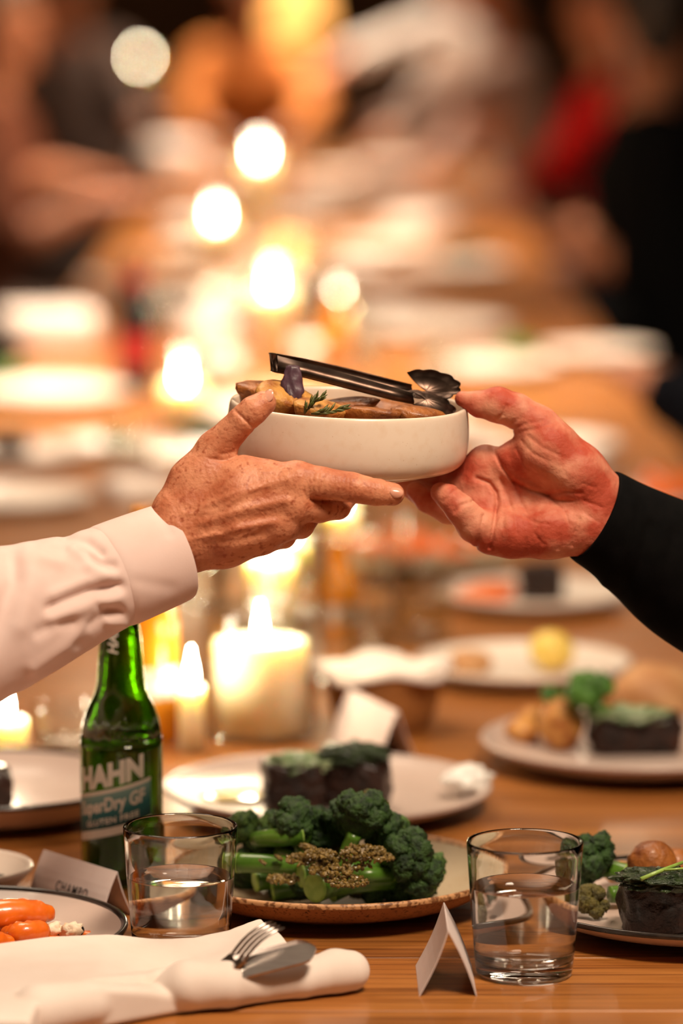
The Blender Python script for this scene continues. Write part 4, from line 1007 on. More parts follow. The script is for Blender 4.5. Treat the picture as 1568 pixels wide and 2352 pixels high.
# ================================================================== napkin with fork and knife
def napkin():
    back = [(-60, 2172), (0, 2165), (110, 2150), (290, 2143), (440, 2140), (520, 2128), (600, 2109), (655, 2146), (694, 2172), (640, 2200), (560, 2214), (400, 2240), (200, 2276), (90, 2300), (70, 2345), (-60, 2345)]
    hz = 0.030
    poly = np.array([tp(x, y, hz)[:2] for x, y in back])
    lo = np.array([poly[:, 0].min() - 0.02, 2.62, TZ - 0.004]); hi = np.array([tp(830, 2250, .02)[0] + 0.03, poly[:, 1].max() + 0.02, TZ + 0.06])
    h = 0.0014; n = np.ceil((hi - lo) / h).astype(int)
    ax = [lo[i] + h * np.arange(n[i]) for i in range(3)]
    X = ax[0][:, None]; Y = ax[1][None, :]
    d2 = polydist2(X, Y, [tuple(p) for p in poly] + [tuple(poly[0])])
    ins = np.zeros(d2.shape, bool)
    for (xa, ya), (xb, yb) in zip(poly, np.roll(poly, -1, 0)):
        if ya == yb: continue
        ins ^= ((ya > Y) != (yb > Y)) & (X < (xb - xa) * (Y - ya) / (yb - ya) + xa)
    d2 = np.where(ins, -d2, d2)
    Z = ax[2][None, None, :] - TZ
    xr = tp(300, 2200)[0]
    XX = X[:, :, None]; YY = Y[:, :, None]
    top = 0.017 + np.clip((YY - 2.79) / 0.13, 0, 1) * 0.0145 + 0.0015 * np.sin(XX * 40 + YY * 12) + 0.0016 * np.sin(XX * 95 - YY * 70)
    low = np.minimum(np.where(XX < xr, 0.0235, np.clip(0.0235 - (XX - xr) * 0.55, 0.001, 1)), top - 0.006)
    up_ = np.clip((xr + 0.035 - XX) / 0.05, 0, 1); top = top * (1 - up_) + np.maximum(top, 0.0305) * up_; low = np.minimum(np.maximum(low, 0.0236 * up_), top - 0.006)
    low = np.where(YY < 2.842, 0.001, low)
    mid = (top + low) / 2; th = (top - low) / 2
    dz = np.abs(Z - mid) - th
    r = 0.004
    a = np.maximum(d2[:, :, None] + r, 0); b = np.maximum(dz + r, 0)
    d = np.sqrt(a * a + b * b) + np.minimum(np.maximum(d2[:, :, None] + r, dz + r), 0) - r
    # a second fold edge on the top layer
    rl = [(88, 2322, .019, .0190), (200, 2305, .0165, .0165), (330, 2272, .0118, .0118), (430, 2264, .0178, .0178), (520, 2262, .0165, .0165), (600, 2262, .0122, .0122), (690, 2250, .0132, .0132), (770, 2231, .0158, .0158), (802, 2230, .0148, .0148)]
    pts = [(tp(x, y, zc_), zc_, rr) for x, y, zc_, rr in rl]
    for (pa, za, ra), (pb, zb, rb) in zip(pts[:-1], pts[1:]):
        ab = pb - pa; L = ab @ ab
        m = [slice(max(0, int((min(pa[i], pb[i]) - .035 - lo[i]) / h)), int((max(pa[i], pb[i]) + .035 - lo[i]) / h) + 1) for i in range(3)]
        x_ = ax[0][m[0]][:, None, None]; y_ = ax[1][m[1]][None, :, None]; z_ = ax[2][m[2]][None, None, :]
        t = np.clip(((x_ - pa[0]) * ab[0] + (y_ - pa[1]) * ab[1] + (z_ - pa[2]) * ab[2]) / L, 0, 1)
        v = np.sqrt((x_ - pa[0] - t * ab[0]) ** 2 + (y_ - pa[1] - t * ab[1]) ** 2 * 0.72 + (z_ - pa[2] - t * ab[2]) ** 2) - (ra + (rb - ra) * t)
        q = d[m[0], m[1], m[2]]; k = 0.0025
        e = np.clip(0.5 + 0.5 * (q - v) / k, 0, 1); d[m[0], m[1], m[2]] = q + (v - q) * e - k * e * (1 - e)
    # crease lines on the roll and the valley between roll and flat layer
    PX = lambda *p: [tuple(tp(x, y, .03)[:2]) for x, y in p]
    for A, s_, p in ((0.0048, 0.0035, PX((60, 2276), (200, 2258), (300, 2236), (420, 2212), (520, 2206), (560, 2212))), (-0.002, 0.008, PX((400, 2290), (470, 2262))), (0.003, 0.007, PX((440, 2305), (455, 2270), (480, 2245))), (0.003, 0.008, PX((320, 2310), (350, 2280), (380, 2262))), (0.002, 0.006, PX((560, 2290), (590, 2250), (620, 2225)))):
        g = A * np.exp(-(polydist2(X, Y, p) / s_) ** 2); d = d + g[:, :, None] * (Z > 0.008)
    d = np.maximum(d, -(Z - 0.0006))                     # flat on the table
    V, F = surface_nets(d.astype(np.float32), lo, h); V = relax(V, F, 3, 0.5); V[:, 2] = np.maximum(V[:, 2], TZ + 0.0004)
    return V, F
V, F = napkin()
single('napkin', V, F, M['napkin'], 'rolled white linen napkin holding a fork and knife', 'napkin')
def fork(root_p, tip_p, label):
    root_p, tip_p = np.array(root_p), np.array(tip_p); d = tip_p - root_p; L = np.linalg.norm(d); d /= L
    sd = np.cross(d, (0, 0, 1)); sd /= np.linalg.norm(sd); nn = np.cross(sd, d)
    rt = thing('fork', label, 'fork', root_p - d * 0.1)
    for k in range(4):
        off = (k - 1.5) * 0.0074
        pts = [root_p + sd * off * 0.95 + d * (u * L) + nn * 0.0045 * math.sin(u * math.pi * 0.9) for u in np.linspace(0, 1, 7)]
        V, F = tube(pts, [0.0014, 0.0013, 0.0013, 0.0012, 0.0012, 0.0011, 0.0006], 8, flat=0.9); part('tine', V, F, M['steel'], rt)
    prof = [(0.002, 0.0126), (-0.006, 0.0125), (-0.018, 0.0115), (-0.030, 0.007), (-0.034, 0.0042), (-0.038, 0.0038)]
    V, F = [], []
    for u, wd_ in prof:
        for sgn, zz in ((-1, 1), (1, 1), (1, -1), (-1, -1)): V.append(root_p + d * u + sd * sgn * wd_ + nn * zz * 0.0012)
    n_ = len(prof)
    for i in range(n_ - 1):
        for k in range(4): k2 = (k + 1) % 4; F.append((i * 4 + k, i * 4 + k2, (i + 1) * 4 + k2, (i + 1) * 4 + k))
    F += [(3, 2, 1, 0), tuple((n_ - 1) * 4 + k for k in range(4))]
    part('handle', V, F, M['steel'], rt, smooth=False)
fork(tp(543, 2203, 0.034), tp(641, 2126, 0.055), 'steel dinner fork tucked into the rolled napkin, tines showing')
def knife(p, q, label):
    """p: heel hidden in the roll, q: rounded tip"""
    p, q = np.array(p), np.array(q); d = q - p; L = np.linalg.norm(d); d /= L; sd = np.cross(d, (0, 0, 1)); sd /= np.linalg.norm(sd); nn = np.cross(sd, d)
    nn2 = nn * 0.78 + sd * 0.62; sd2 = sd * 0.78 - nn * 0.62
    rt = thing('table_knife', label, 'knife', p - d * 0.1)
    V, F = [], []; K = 16
    for i in range(K + 1):
        u = i / K; wd_ = 0.0105 * (1 - max(0, (u - 0.8) / 0.2) ** 2.4 * 0.85)
        for a, b in ((-1, 0.0), (-0.6, 0.0011), (1, 0.0013), (1, -0.0013), (-0.6, -0.0011)): V.append(p + d * u * L + sd2 * a * wd_ + nn2 * b)
    for i in range(K):
        for k in range(5): k2 = (k + 1) % 5; F.append((i * 5 + k, i * 5 + k2, (i + 1) * 5 + k2, (i + 1) * 5 + k))
    F += [(4, 3, 2, 1, 0), tuple(K * 5 + k for k in range(5))]
    part('blade', V, F, M['steel'], rt, smooth=False)
    pts = [p + d * 0.004 - d * u for u in np.linspace(0, 0.018, 6)]
    V, F = tube(pts, [0.004, 0.0050, 0.0052, 0.0054, 0.0056, 0.004], 10, flat=0.6); part('handle', V, F, M['steel'], rt)
knife(tp(545, 2222, 0.030), tp(724, 2177, 0.040), 'steel table knife with a rounded tip tucked into the rolled napkin')

# ================================================================== food builders
def carrot(pts, rads, label, group, mk='carrot'):
    P = [np.array(p, float) for p in pts]; n = 14; Q, Rr = [], []
    for i in range(n):
        u = i / (n - 1) * (len(P) - 1); k = min(int(u), len(P) - 2); t = u - k
        Q.append(P[k] * (1 - t) + P[k + 1] * t); r = rads[k] * (1 - t) + rads[k + 1] * t; Rr.append(r * (1 + 0.06 * math.sin(i * 2.3)))
    V, F = tube(Q, Rr, 14, flat=0.9); V = np.array([v + 0.0012 * np.array(mnoise.noise_vector(Vector(v * 130))) for v in V])
    return single('roast_carrot', V, F, M[mk], label, 'carrot', group=group)
def floret(c, r, up, seed, mk='broc', dens=46, fine=2):
    """broccoli crown: a dome of smaller crinkled domes"""
    rnd = random.Random(seed); up = np.array(up, float); up /= np.linalg.norm(up)
    a = np.cross(up, (0.3, 0.9, 0.1)); a /= np.linalg.norm(a); b = np.cross(up, a); ms = []
    ga = math.pi * (3 - math.sqrt(5)); n = 11 if fine > 1 else 7; sub_ = 4 if fine > 1 else 3
    V0, F0 = ico(sub_); fr = 3.4
    for i in range(n):
        z = 1 - (i + 0.5) / n * 1.3; rr = math.sqrt(max(0, 1 - z * z)); th = i * ga + rnd.uniform(-.4, .4)
        dv = a * rr * math.cos(th) + b * rr * math.sin(th) + up * z
        q = np.array(c) + dv * r * rnd.uniform(0.50, 0.80)
        s = r * rnd.uniform(0.34, 0.54); off = rnd.random() * 90
        V1 = []
        for v in V0:
            p_ = v * fr + off; d1 = mnoise.voronoi(Vector(p_))[0][0]
            k = 1 + 0.20 * mnoise.noise(Vector(v * 1.6 + off)) + 0.34 * (0.55 - d1) + 0.16 * mnoise.noise(Vector(p_ * 3.1))
            V1.append(v * k)
        ms.append((np.array(V1) * s + q, F0))
    core, Fc = blob(c, (r * 0.70,) * 3, amp=0.1, seed=seed, sub=2); ms.append((core, Fc))
    return join(*ms)
def broccolini(stem_pts, r0, r1, head_c, head_r, label, seed, group, mk='broc', extra=(), dens=46, fine=2):
    base = np.array(stem_pts[0]); root = thing('broccolini', label, 'broccolini', base, group)
    P = [np.array(p, float) for p in stem_pts]; n = 10; Q = []
    for i in range(n):
        u = i / (n - 1) * (len(P) - 1); k = min(int(u), len(P) - 2); t = u - k; Q.append(P[k] * (1 - t) + P[k + 1] * t)
    V, F = tube(Q, list(np.linspace(r0, r1, n)), 14); part('stem', V, F, M['stem'], root)
    t = Q[0] - Q[1]; t /= np.linalg.norm(t); a = np.cross(t, (0, 0, 1)); a /= np.linalg.norm(a); b = np.cross(t, a)
    Vc, Fc = lathe([(0, 0.0009), (r0 * 0.8, 0.0007), (r0 * 1.01, 0.0001), (r0 * 1.01, -0.001)], 20)
    part('cut_end', Q[0] + Vc[:, :1] * a + Vc[:, 1:2] * b + Vc[:, 2:] * t, Fc, M['stem_cut'], root, label='pale green cut stem end')
    if head_c is not None:
        up = np.array(head_c) - Q[-1]; up = up / (np.linalg.norm(up) + 1e-9) + np.array([0, 0, 0.5])
        V, F = floret(head_c, head_r, up, seed, dens=dens, fine=fine); part('floret', V, F, M[mk], root)
        for j, (hc, hr, m2) in enumerate(extra):
            V, F = floret(hc, hr, up, seed + 31 + j, dens=30, fine=fine); part('floret', V, F, M[m2], root)
            V, F = tube([Q[-2], (Q[-2] + np.array(hc)) / 2, hc], [r1 * .7, r1 * .6, r1 * .6], 8); part('branch', V, F, M['stem'], root)
    return root
def crumbs(cs, n, size, label, seed, mk, name='crumb_topping', cat='crumbs', spread=(1, 1, .5)):
    rnd = random.Random(seed); ms = []
    for c, rad in cs:
        for i in range(n):
            a, r_ = rnd.uniform(0, 6.28), rad * math.sqrt(rnd.random()); q = np.array(c) + np.array([math.cos(a) * r_ * spread[0], math.sin(a) * r_ * spread[1], rnd.uniform(-.3, .5) * rad * spread[2] * (1.2 - r_ / rad)])
            V, F = blob(q, (size * rnd.uniform(.5, 1.3), size * rnd.uniform(.5, 1.2), size * rnd.uniform(.4, 1)), (rnd.uniform(0, 3), rnd.uniform(0, 3), 0), 0.5, 1.5, i, 1); ms.append((V, F))
    V, F = join(*ms)
    return single(name, V, F, M[mk], label, None, kind='stuff', smooth=False)

# ---------------------------------------------------------------- left plate with a black rim: carrots
PZ = 0.022
p = tp(-89, 2119, PZ); pb = np.array([p[0], p[1], TZ]); plate('dinner_plate', pb, 0.125, PZ, 'mauve dinner plate with black rim holding roast carrots, under the napkin edge', ('plate', 'plate', 'rim_black'))
zf = 0.0095
carrot([tp(-70, 2112, .024), tp(30, 2098, .026), tp(90, 2098, .024), tp(122, 2100, .022)], [.0125, .0135, .011, .005], 'thick roast carrot lying over the others on the black-rimmed plate', 'roast carrots on the black-rimmed plate')
carrot([tp(14, 2146, .014), tp(50, 2145, .019), tp(100, 2138, .018)], [.006, .0105, .009], 'short split roast carrot with glossy edges under the thick carrot', 'roast carrots on the black-rimmed plate')
carrot([tp(-80, 2170, .018), tp(-20, 2165, .018), tp(26, 2166, .014)], [.011, .011, .005], 'roast carrot tip peeking out beside the napkin', 'roast carrots on the black-rimmed plate')
carrot([tp(-150, 2120, .018), tp(-90, 2140, .018), tp(-20, 2140, .014)], [.012, .011, .006], 'roast carrot lying lengthwise at the plate centre', 'roast carrots on the black-rimmed plate')
for c, r_, lb in (((124, 2134), .0062, 'white cheese crumb beside the split carrot'), ((165, 2136), .0066, 'white cheese crumb beside the black olive')):
    V, F = blob(tp(c[0], c[1], zf + r_ * 0.75), (r_ * 1.35, r_, r_ * .85), (0, 0, .4), 0.55, 2.2, c[0], 3); V[:, 2] = np.maximum(V[:, 2], TZ + zf - .001)
    single('cheese_crumb', V, F, M['feta'], lb, 'cheese')
V, F = blob(tp(181, 2136, zf + .004), (.0045, .004, .0042), (0, .3, 0), 0.1, 2, 5, 2); single('olive', V, F, M['olive'], 'small piece of black olive beside a cheese crumb', 'olive')
ms = [blob(tp(x, y, zf), (rx, ry, .0012), (0, 0, 0), .35, 2, i, 2) for i, (x, y, rx, ry) in enumerate([(150, 2150, .012, .012), (180, 2143, .010, .009), (205, 2142, .008, .005), (120, 2155, .014, .012)])]
V, F = join(*ms); single('carrot_glaze', V, F, M['carrot'], 'smear of orange carrot glaze on the black-rimmed plate', None, kind='stuff')

# small bowl at the left edge
p = tp(-98, 1984, .026); plate('small_bowl', np.array([p[0], p[1], TZ]), 0.060, 0.026, 'small white sauce bowl behind the carrot plate', ('plate_white', 'plate_white', None), wall=0.0, foot=0.5)
p2 = np.array([p[0], p[1], TZ]); V, F = blob(p2 + np.array([0.022, 0.0, .012]), (.018, .020, .005), (0, 0, 0), .3, 2, 3, 2); single('herb_dip', V, F, M['herb'], 'dark green dip in the small sauce bowl', 'dip')

# plate behind the bottle on the left
p = tp(-25, 1782, .034); pL2 = np.array([p[0], p[1], TZ]); plate('dinner_plate', pL2, 0.132, .034, 'deep mauve plate with a black rim behind the green bottle', ('plate', 'plate', 'rim_black'))
V, F = blob(tp(-22, 1812, .030), (.022, .020, .022), (0, 0, .2), .12, 1.6, 8, 3, .7); V[:, 2] = np.maximum(V[:, 2], TZ + .009); single('steak', V, F, M['steak'], 'dark seared beef block on the deep plate behind the bottle', 'steak')
V, F = blob(tp(-90, 1770, .022), (.026, .02, .014), (0, 0, .7), .15, 1.6, 18, 3, .2); V[:, 2] = np.maximum(V[:, 2], TZ + .009); single('roast_potato', V, F, M['potato'], 'roast potato beside the beef on the deep plate', 'potato')

# ---------------------------------------------------------------- speckled plate with broccolini
PZ2 = 0.030
p = tp(770, 1987, PZ2); pB = np.array([p[0], p[1], TZ]); plate('stoneware_plate', pB, 0.134, PZ2, 'brown speckled stoneware plate piled with charred broccolini', ('stone_in', 'stone_out', 'stone_rim'), segs=112)
G = 'charred broccolini on the speckled plate'
def TP(x, y, z): return tp(x, y, z)
BR = [ # stem points (px, py, height), radii, head, label, extras
 ([(545, 1982, .040), (610, 1984, .041), (690, 1990, .040)], .0078, .0070, None, 0, 'long glossy broccolini stem lying across the front of the pile', 'broc', ()),
 ([(690, 2010, .036), (735, 2006, .036), (830, 2000, .038), (890, 1985, .040)], .0098, .0072, (940, 1985, .044), .022, 'broccolini with a cut end facing out and its floret at the right of the pile', 'broc', (((962, 2010, .034), .016, 'broc_hi'), ((925, 1950, .056), .017, 'broc'))),
 ([(722, 2040, .031), (765, 2028, .031), (850, 2020, .030), (900, 2020, .028)], .0112, .0085, (955, 2030, .024), .016, 'thick broccolini with the largest pale cut end at the front rim', 'broc', (((975, 2000, .032), .015, 'broc_hi'),)),
 ([(692, 1914, .064), (650, 1922, .062), (585, 1928, .056)], .0088, .0062, (560, 1905, .056), .013, 'broccolini pointing left with a pale cut end near the top of the pile', 'broc_hi', ()),
 ([(585, 2025, .022), (640, 2015, .024), (720, 2000, .028)], .0082, .0062, (770, 1975, .036), .018, 'broccolini with a rounded cut end low at the left front', 'broc_burn', ()),
 ([(758, 2048, .018), (800, 2032, .022), (880, 2012, .026)], .0088, .007, (905, 2000, .030), .014, 'stubby broccolini end resting on the front rim', 'broc', ()),
 ([(625, 2046, .015), (690, 2036, .018), (760, 2020, .020)], .0085, .007, None, 0, 'broccolini stem lying lowest at the left front rim', 'broc', ()),
 ([(790, 1995, .040), (800, 1950, .055), (815, 1915, .068)], .007, .0058, (828, 1880, .078), .023, 'tallest dark floret standing up at the back of the pile', 'broc', (((870, 1905, .066), .018, 'broc'), ((785, 1885, .070), .016, 'broc'), ((850, 1858, .082), .014, 'broc_burn'))),
 ([(700, 1985, .036), (690, 1940, .052)], .006, .0055, (680, 1890, .070), .019, 'rounded floret at the back left of the pile', 'broc', (((635, 1905, .058), .015, 'broc_hi'), ((728, 1890, .066), .013, 'broc'))),
 ([(860, 1992, .036), (875, 1950, .050)], .0058, .005, (885, 1932, .056), .016, 'small floret with a pale branch in the middle of the pile', 'broc', (((905, 1915, .060), .014, 'broc_hi'),)),
 ([(900, 2008, .034), (845, 2010, .036), (800, 2014, .034)], .0062, .006, None, 0, 'short glossy broccolini stem with bright highlights beside the right florets', 'broc', ()),
 ([(640, 2010, .022), (600, 2000, .024)], .006, .0055, (575, 1995, .024), .017, 'dark floret filling the left side of the pile under the long stem', 'broc', (((640, 1995, .026), .016, 'broc'),)),
 ([(790, 2030, .018), (740, 2020, .022)], .006, .0055, (700, 2025, .020), .016, 'dark floret wedged under the cut ends at the front', 'broc', (((660, 2035, .016), .013, 'broc'), ((760, 2018, .026), .013, 'broc'))),
 ([(760, 2040, .016), (800, 2040, .017)], .0055, .005, (845, 2043, .017), .013, 'low dark floret at the front rim under the crumbs', 'broc', (((895, 2045, .016), .012, 'broc'), ((815, 2015, .026), .014, 'broc_burn'))),
 ([(640, 1970, .030), (620, 1955, .032)], .0055, .005, (615, 1945, .034), .017, 'dark floret behind the long stem', 'broc', (((660, 1950, .040), .018, 'broc'), ((720, 1950, .044), .018, 'broc'), ((760, 1930, .052), .016, 'broc'))),
 ([(880, 2030, .022), (900, 2015, .026)], .0055, .005, (925, 2030, .022), .015, 'dark floret below the right-hand crown', 'broc', (((870, 1985, .040), .014, 'broc'),)),
 ([(740, 2000, .034), (690, 1975, .040), (640, 1960, .040)], .006, .0055, (600, 1945, .042), .014, 'dark floret tucked between the stems at the left', 'broc', ()),
]
for i, (sp, r0, r1, hc, hr, lb, mk, ex) in enumerate(BR):
    broccolini([TP(*q) for q in sp], r0, r1, None if hc is None else TP(*hc), hr, lb, 100 + i * 7, G, mk, [(TP(*e[0]), e[1], e[2]) for e in ex])
crumbs([(TP(705, 1975, .052), .017), (TP(790, 1985, .052), .021), (TP(800, 2025, .044), .017), (TP(830, 1955, .062), .018), (TP(760, 2000, .050), .017), (TP(650, 2020, .036), .013), (TP(860, 1968, .058), .015), (TP(735, 1962, .060), .012)], 110, .0021, 'toasted brown crumbs scattered over the broccolini', 5, 'crumb')
for (c, sz, sd_) in (((705, 1945, .056), 13, 3), ((603, 1978, .049), 6, 4), ((640, 1968, .049), 7, 6)):
    q = Hinv(TP(*c)); V, F = crumple_leaf(q - np.array([sz * 1.4, 4, 0]), q + np.array([sz * 1.4, 8, 6]), sz, sd_, amp=8)
    single('crisp_leaf', H(V), F, M['crumb'], {13: 'curled brown crisp leaf on top of the broccolini', 6: 'small dry leaf at the left end of the long stem', 7: 'small dry leaf on the middle of the long stem'}[sz], 'leaf')

# ---------------------------------------------------------------- steak plate in the middle
PZ3 = .024
p = tp(752, 1798, PZ3); pS = np.array([p[0], p[1], TZ]); plate('dinner_plate', pS, 0.144, PZ3, 'large mauve dinner plate with two herb-topped steaks behind the broccolini', ('plate', 'plate', None))
def steak(c, rad, rz, seed, label, group=None, sq=.75):
    V, F = blob(c, rad, (0, 0, rz), .13, 1.7, seed, 4, sq); V[:, 2] = np.maximum(V[:, 2], TZ + .0088)
    return single('steak', V, F, M['steak'], label, 'steak', group=group)
def herb(c, rad, rz, seed, label, mk='herb'):
    V, F = blob(c, rad, (0, 0, rz), .5, 3.0, seed, 4); return single('herb_topping', V, F, M[mk], label, 'herb sauce')
steak(tp(675, 1805, .030), (.031, .026, .025), .15, 3, 'tall seared steak with pale herb sauce, left of the pair on the large plate')
steak(tp(822, 1798, .030), (.031, .027, .026), -.2, 9, 'tall seared steak under dark greens, right of the pair on the large plate')
herb(tp(685, 1752, .050), (.028, .022, .008), .1, 4, 'pale green herb sauce capping the left steak', 'herb_pale')
herb(tp(810, 1732, .056), (.029, .023, .010), -.1, 5, 'dark chopped herbs capping the right steak', 'herb')
V, F = blob(tp(545, 1828, .0105), (.030, .026, .0022), (0, 0, .3), .2, 2, 6, 3); single('dressing', V, F, M['jus'], 'pool of yellow dressing on the large steak plate', 'dressing')
V, F = blob(tp(1072, 1790, .026), (.021, .017, .013), (0, 0, .3), .35, 2.0, 16, 4); single('highlight_blob', V, F, M['plate_highlight'], 'white blob put in for a bright highlight on the right rim of the steak plate', 'highlight')  # specular highlight of the glossy plate modelled as a white blob

# ---------------------------------------------------------------- plate at the right edge
PZ4 = .024
p = tp(1602, 2049, PZ4); pR = np.array([p[0], p[1], TZ]); plate('dinner_plate', pR, 0.140, PZ4, 'mauve dinner plate with black rim and glossy steak beside the fuller glass', ('plate', 'plate', 'rim_black'))
steak(tp(1515, 2072, .029), (.034, .028, .026), .12, 21, 'dark glossy steak block with a green sprig at the right table edge', sq=.85)
herb(tp(1512, 2020, .052), (.030, .024, .0075), 0, 23, 'dark oily herbs on top of the glossy steak')
root = thing('herb_sprig', 'thin yellow-green forked sprig lying on the glossy steak', 'herb', tp(1472, 2019, .058))
V, F = tube([tp(1472, 2019, .058), tp(1520, 1999, .062), tp(1575, 1978, .066)], [.0017, .0016, .0013], 8); part('stem', V, F, M['stem_cut'], root)
V, F = tube([tp(1520, 1999, .062), tp(1575, 1994, .064)], [.0011, .0008], 8); part('branch', V, F, M['stem_cut'], root)
V, F = blob(tp(1497, 1985, .042), (.0195, .017, .019), (.2, 0, 0), .10, 2, 31, 3); single('roast_potato', V, F, M['potato_skin'], 'round dark roast potato half behind the glossy steak', 'potato')
V, F = blob(tp(1548, 1990, .030), (.018, .015, .014), (.2, 0, 0), .14, 2, 33, 3); single('roast_potato', V, F, M['potato_skin'], 'second roast potato half hidden behind the round one', 'potato')
V, F = blob(tp(1425, 2005, .022), (.014, .010, .008), (0, 0, .3), .35, 2.4, 35, 3); single('potato_crust', V, F, M['potato'], 'crushed golden potato crust between the floret and the steak', 'potato')
G2 = 'broccolini on the black-rimmed steak plate'
broccolini([tp(1440, 2008, .030), tp(1400, 1998, .032)], .0085, .0075, tp(1360, 1978, .040), .0205, 'tall broccolini floret leaning on the steak beside the fuller glass', 301, G2, 'broc', ((tp(1375, 1955, .047), .013, 'broc'), (tp(1345, 2010, .030), .013, 'broc')))
broccolini([tp(1432, 2052, .020), tp(1400, 2055, .020)], .0072, .0066, tp(1358, 2072, .021), .0135, 'charred low broccolini floret at the front of the steak plate', 302, G2, 'broc_burn', ())

# ---------------------------------------------------------------- right middle plate
PZ5 = .026
p = tp(1468, 1690, PZ5); pM = np.array([p[0], p[1], TZ]); plate('dinner_plate', pM, 0.147, PZ5, 'mauve plate of potatoes, greens and beef at the right middle of the table', ('plate', 'plate', None))
for c, rad, sd_, lb in (((1200, 1680, .020), (.017, .015, .013), 41, 'small pale roast potato at the left rim of the middle plate'), ((1290, 1665, .032), (.022, .020, .026), 42, 'tall roast potato leaning on the beef of the middle plate'),
                        ((1225, 1655, .022), (.016, .014, .014), 43, 'roast potato tucked behind the small pale one')):
    V, F = blob(tp(*c), rad, (0.2, 0, .4), .15, 1.8, sd_, 3); V[:, 2] = np.maximum(V[:, 2], TZ + .009); single('roast_potato', V, F, M['potato'], lb, 'potato')
steak(tp(1460, 1680, .026), (.048, .028, .022), .05, 44, 'wide dark beef slab on the right middle plate')
herb(tp(1440, 1640, .044), (.040, .022, .007), 0, 45, 'pale green sauce over the wide beef slab', 'herb_pale')
broccolini([tp(1400, 1650, .040), tp(1370, 1620, .055)], .008, .007, tp(1352, 1592, .066), .021, 'bright green floret standing on the right middle plate', 303, 'broccolini on the middle plate', 'green', ((tp(1268, 1600, .052), .011, 'green'),), dens=30, fine=1)

# ================================================================== candles
def candle(base, r, h, label, holder=None, power=1.2, group=None, flame=True, segs=40):
    """pillar candle, optional glass holder given as a profile list (r, z) of its outer wall"""
    base = np.array(base, float); root = thing('candle', label, 'candle', base, group)
    zb = 0.006 if holder else 0.0
    pr = [(0, zb), (r, zb), (r, zb + h - 0.006), (r * 0.985, zb + h - 0.001), (r * 0.93, zb + h), (r * 0.8, zb + h - 0.003), (r * 0.45, zb + h - 0.006), (0, zb + h - 0.007)]
    V, F = lathe(pr, segs); part('wax', onto(V, base), F, M['wax'], root)
    top = base + np.array([0, 0, zb + h - 0.007])
    V, F = tube([top, top + np.array([0.0005, 0, 0.006]), top + np.array([0.001, 0, 0.012])], [0.0011, 0.001, 0.0008], 6); part('wick', V, F, M['wick'], root)
    if flame:
        fp = [(0, 0.006), (0.003, 0.009), (0.0052, 0.015), (0.0048, 0.022), (0.0025, 0.032), (0.0006, 0.042), (0, 0.044)]
        V, F = lathe(fp, 14); part('flame', onto(V, top), F, M['flame'], root)
        ld = bpy.data.lights.new('candle_light', 'POINT'); ld.energy = power; ld.color = (1.0, 0.78, 0.50); ld.shadow_soft_size = 0.012
        lo_ = bpy.data.objects.new('candle_light', ld); COL.objects.link(lo_); lo_.parent = root; lo_.location = Vector((0, 0, float(top[2] - base[2] + 0.058)))
    if holder:
        t = 0.0025
        out = [(0, 0.0)] + holder; inn = [(max(q - t, 0.001), z + (t if i == 0 else 0)) for i, (q, z) in enumerate(holder)][::-1] + [(0, 0.005)]
        V, F = lathe(smooth_prof(out, 3) + inn, segs); part('glass_holder', onto(V, base), F, M['thin'], root)
    return root
# big jar candle in the middle
cb = tp(598, 1690); candle(cb, .046, .088, 'wide cream pillar candle in a straight glass behind the steak plate', [(.050, 0.0), (.055, .004), (.056, .02), (.056, .118), (.057, .122)], 0.8)
cb = tp(622, 1560); candle(cb, .026, .118, 'tall cream candle under a rounded glass cloche behind the wide candle', [(.052, 0), (.058, .006), (.060, .05), (.060, .115), (.055, .140), (.040, .158), (.030, .165), (.028, .172)], 0.9)
cb = tp(440, 1722); candle(cb, .0125, .062, 'slim cream candle beside the amber bottle', None, .22)
cb = tp(18, 1752); candle(cb, .019, .042, 'short cream candle glowing orange at the left edge', None, .12)
# further candles, tallest flames show as bright discs
def far_candle(px, py_top, d, r, h, lab, power, hold=True, group=None):
    """flame seen at (px, py_top); stands on the table at distance d along the table"""
    z_at = at(px, py_top, d); base = np.array([z_at[0], z_at[1], TZ]); hh = max(0.04, z_at[2] - TZ - 0.02)
    hd = [(r + .010, 0), (r + .014, .004), (r + .016, .02), (r + .016, hh * 0.9 + .05), (r + .017, hh * 0.9 + .06)] if hold else None
    return candle(base, r, min(hh, h) if h else hh, lab, hd, power, group, segs=28)
far_candle(668, 1215, 4.75, .020, 0, 'small candle in glass just beyond the freckled hand', .9)
far_candle(782, 1172, 5.1, .018, 0, 'small candle in glass beyond the bowl and fingertips', .6)
far_candle(626, 648, 7.3, .036, 0, 'thick candle in glass standing mid-table behind the bowl', 2.2)
far_candle(778, 690, 7.6, .022, 0, 'slim candle in glass right of the thick mid-table candle', 1.0)
far_candle(596, 350, 10.4, .040, 0, 'thick candle in glass far down the table before the orange shirt', 3.0)
far_candle(498, 492, 9.6, .034, 0, 'thick candle in glass beside the bright napkin far down the table', 2.6)
far_candle(420, 862, 6.3, .032, 0, 'wide low candle beside the red-labelled bottle', 1.6)
cs = at(322, 130, 19.5); candle((cs[0], cs[1], 0.75), .055, cs[2] - .75 - .02, 'tall thick candle alone on the side table', [(.07, 0), (.08, .005), (.082, .03), (.082, cs[2] - .75 - .06)], 6.0, segs=28)

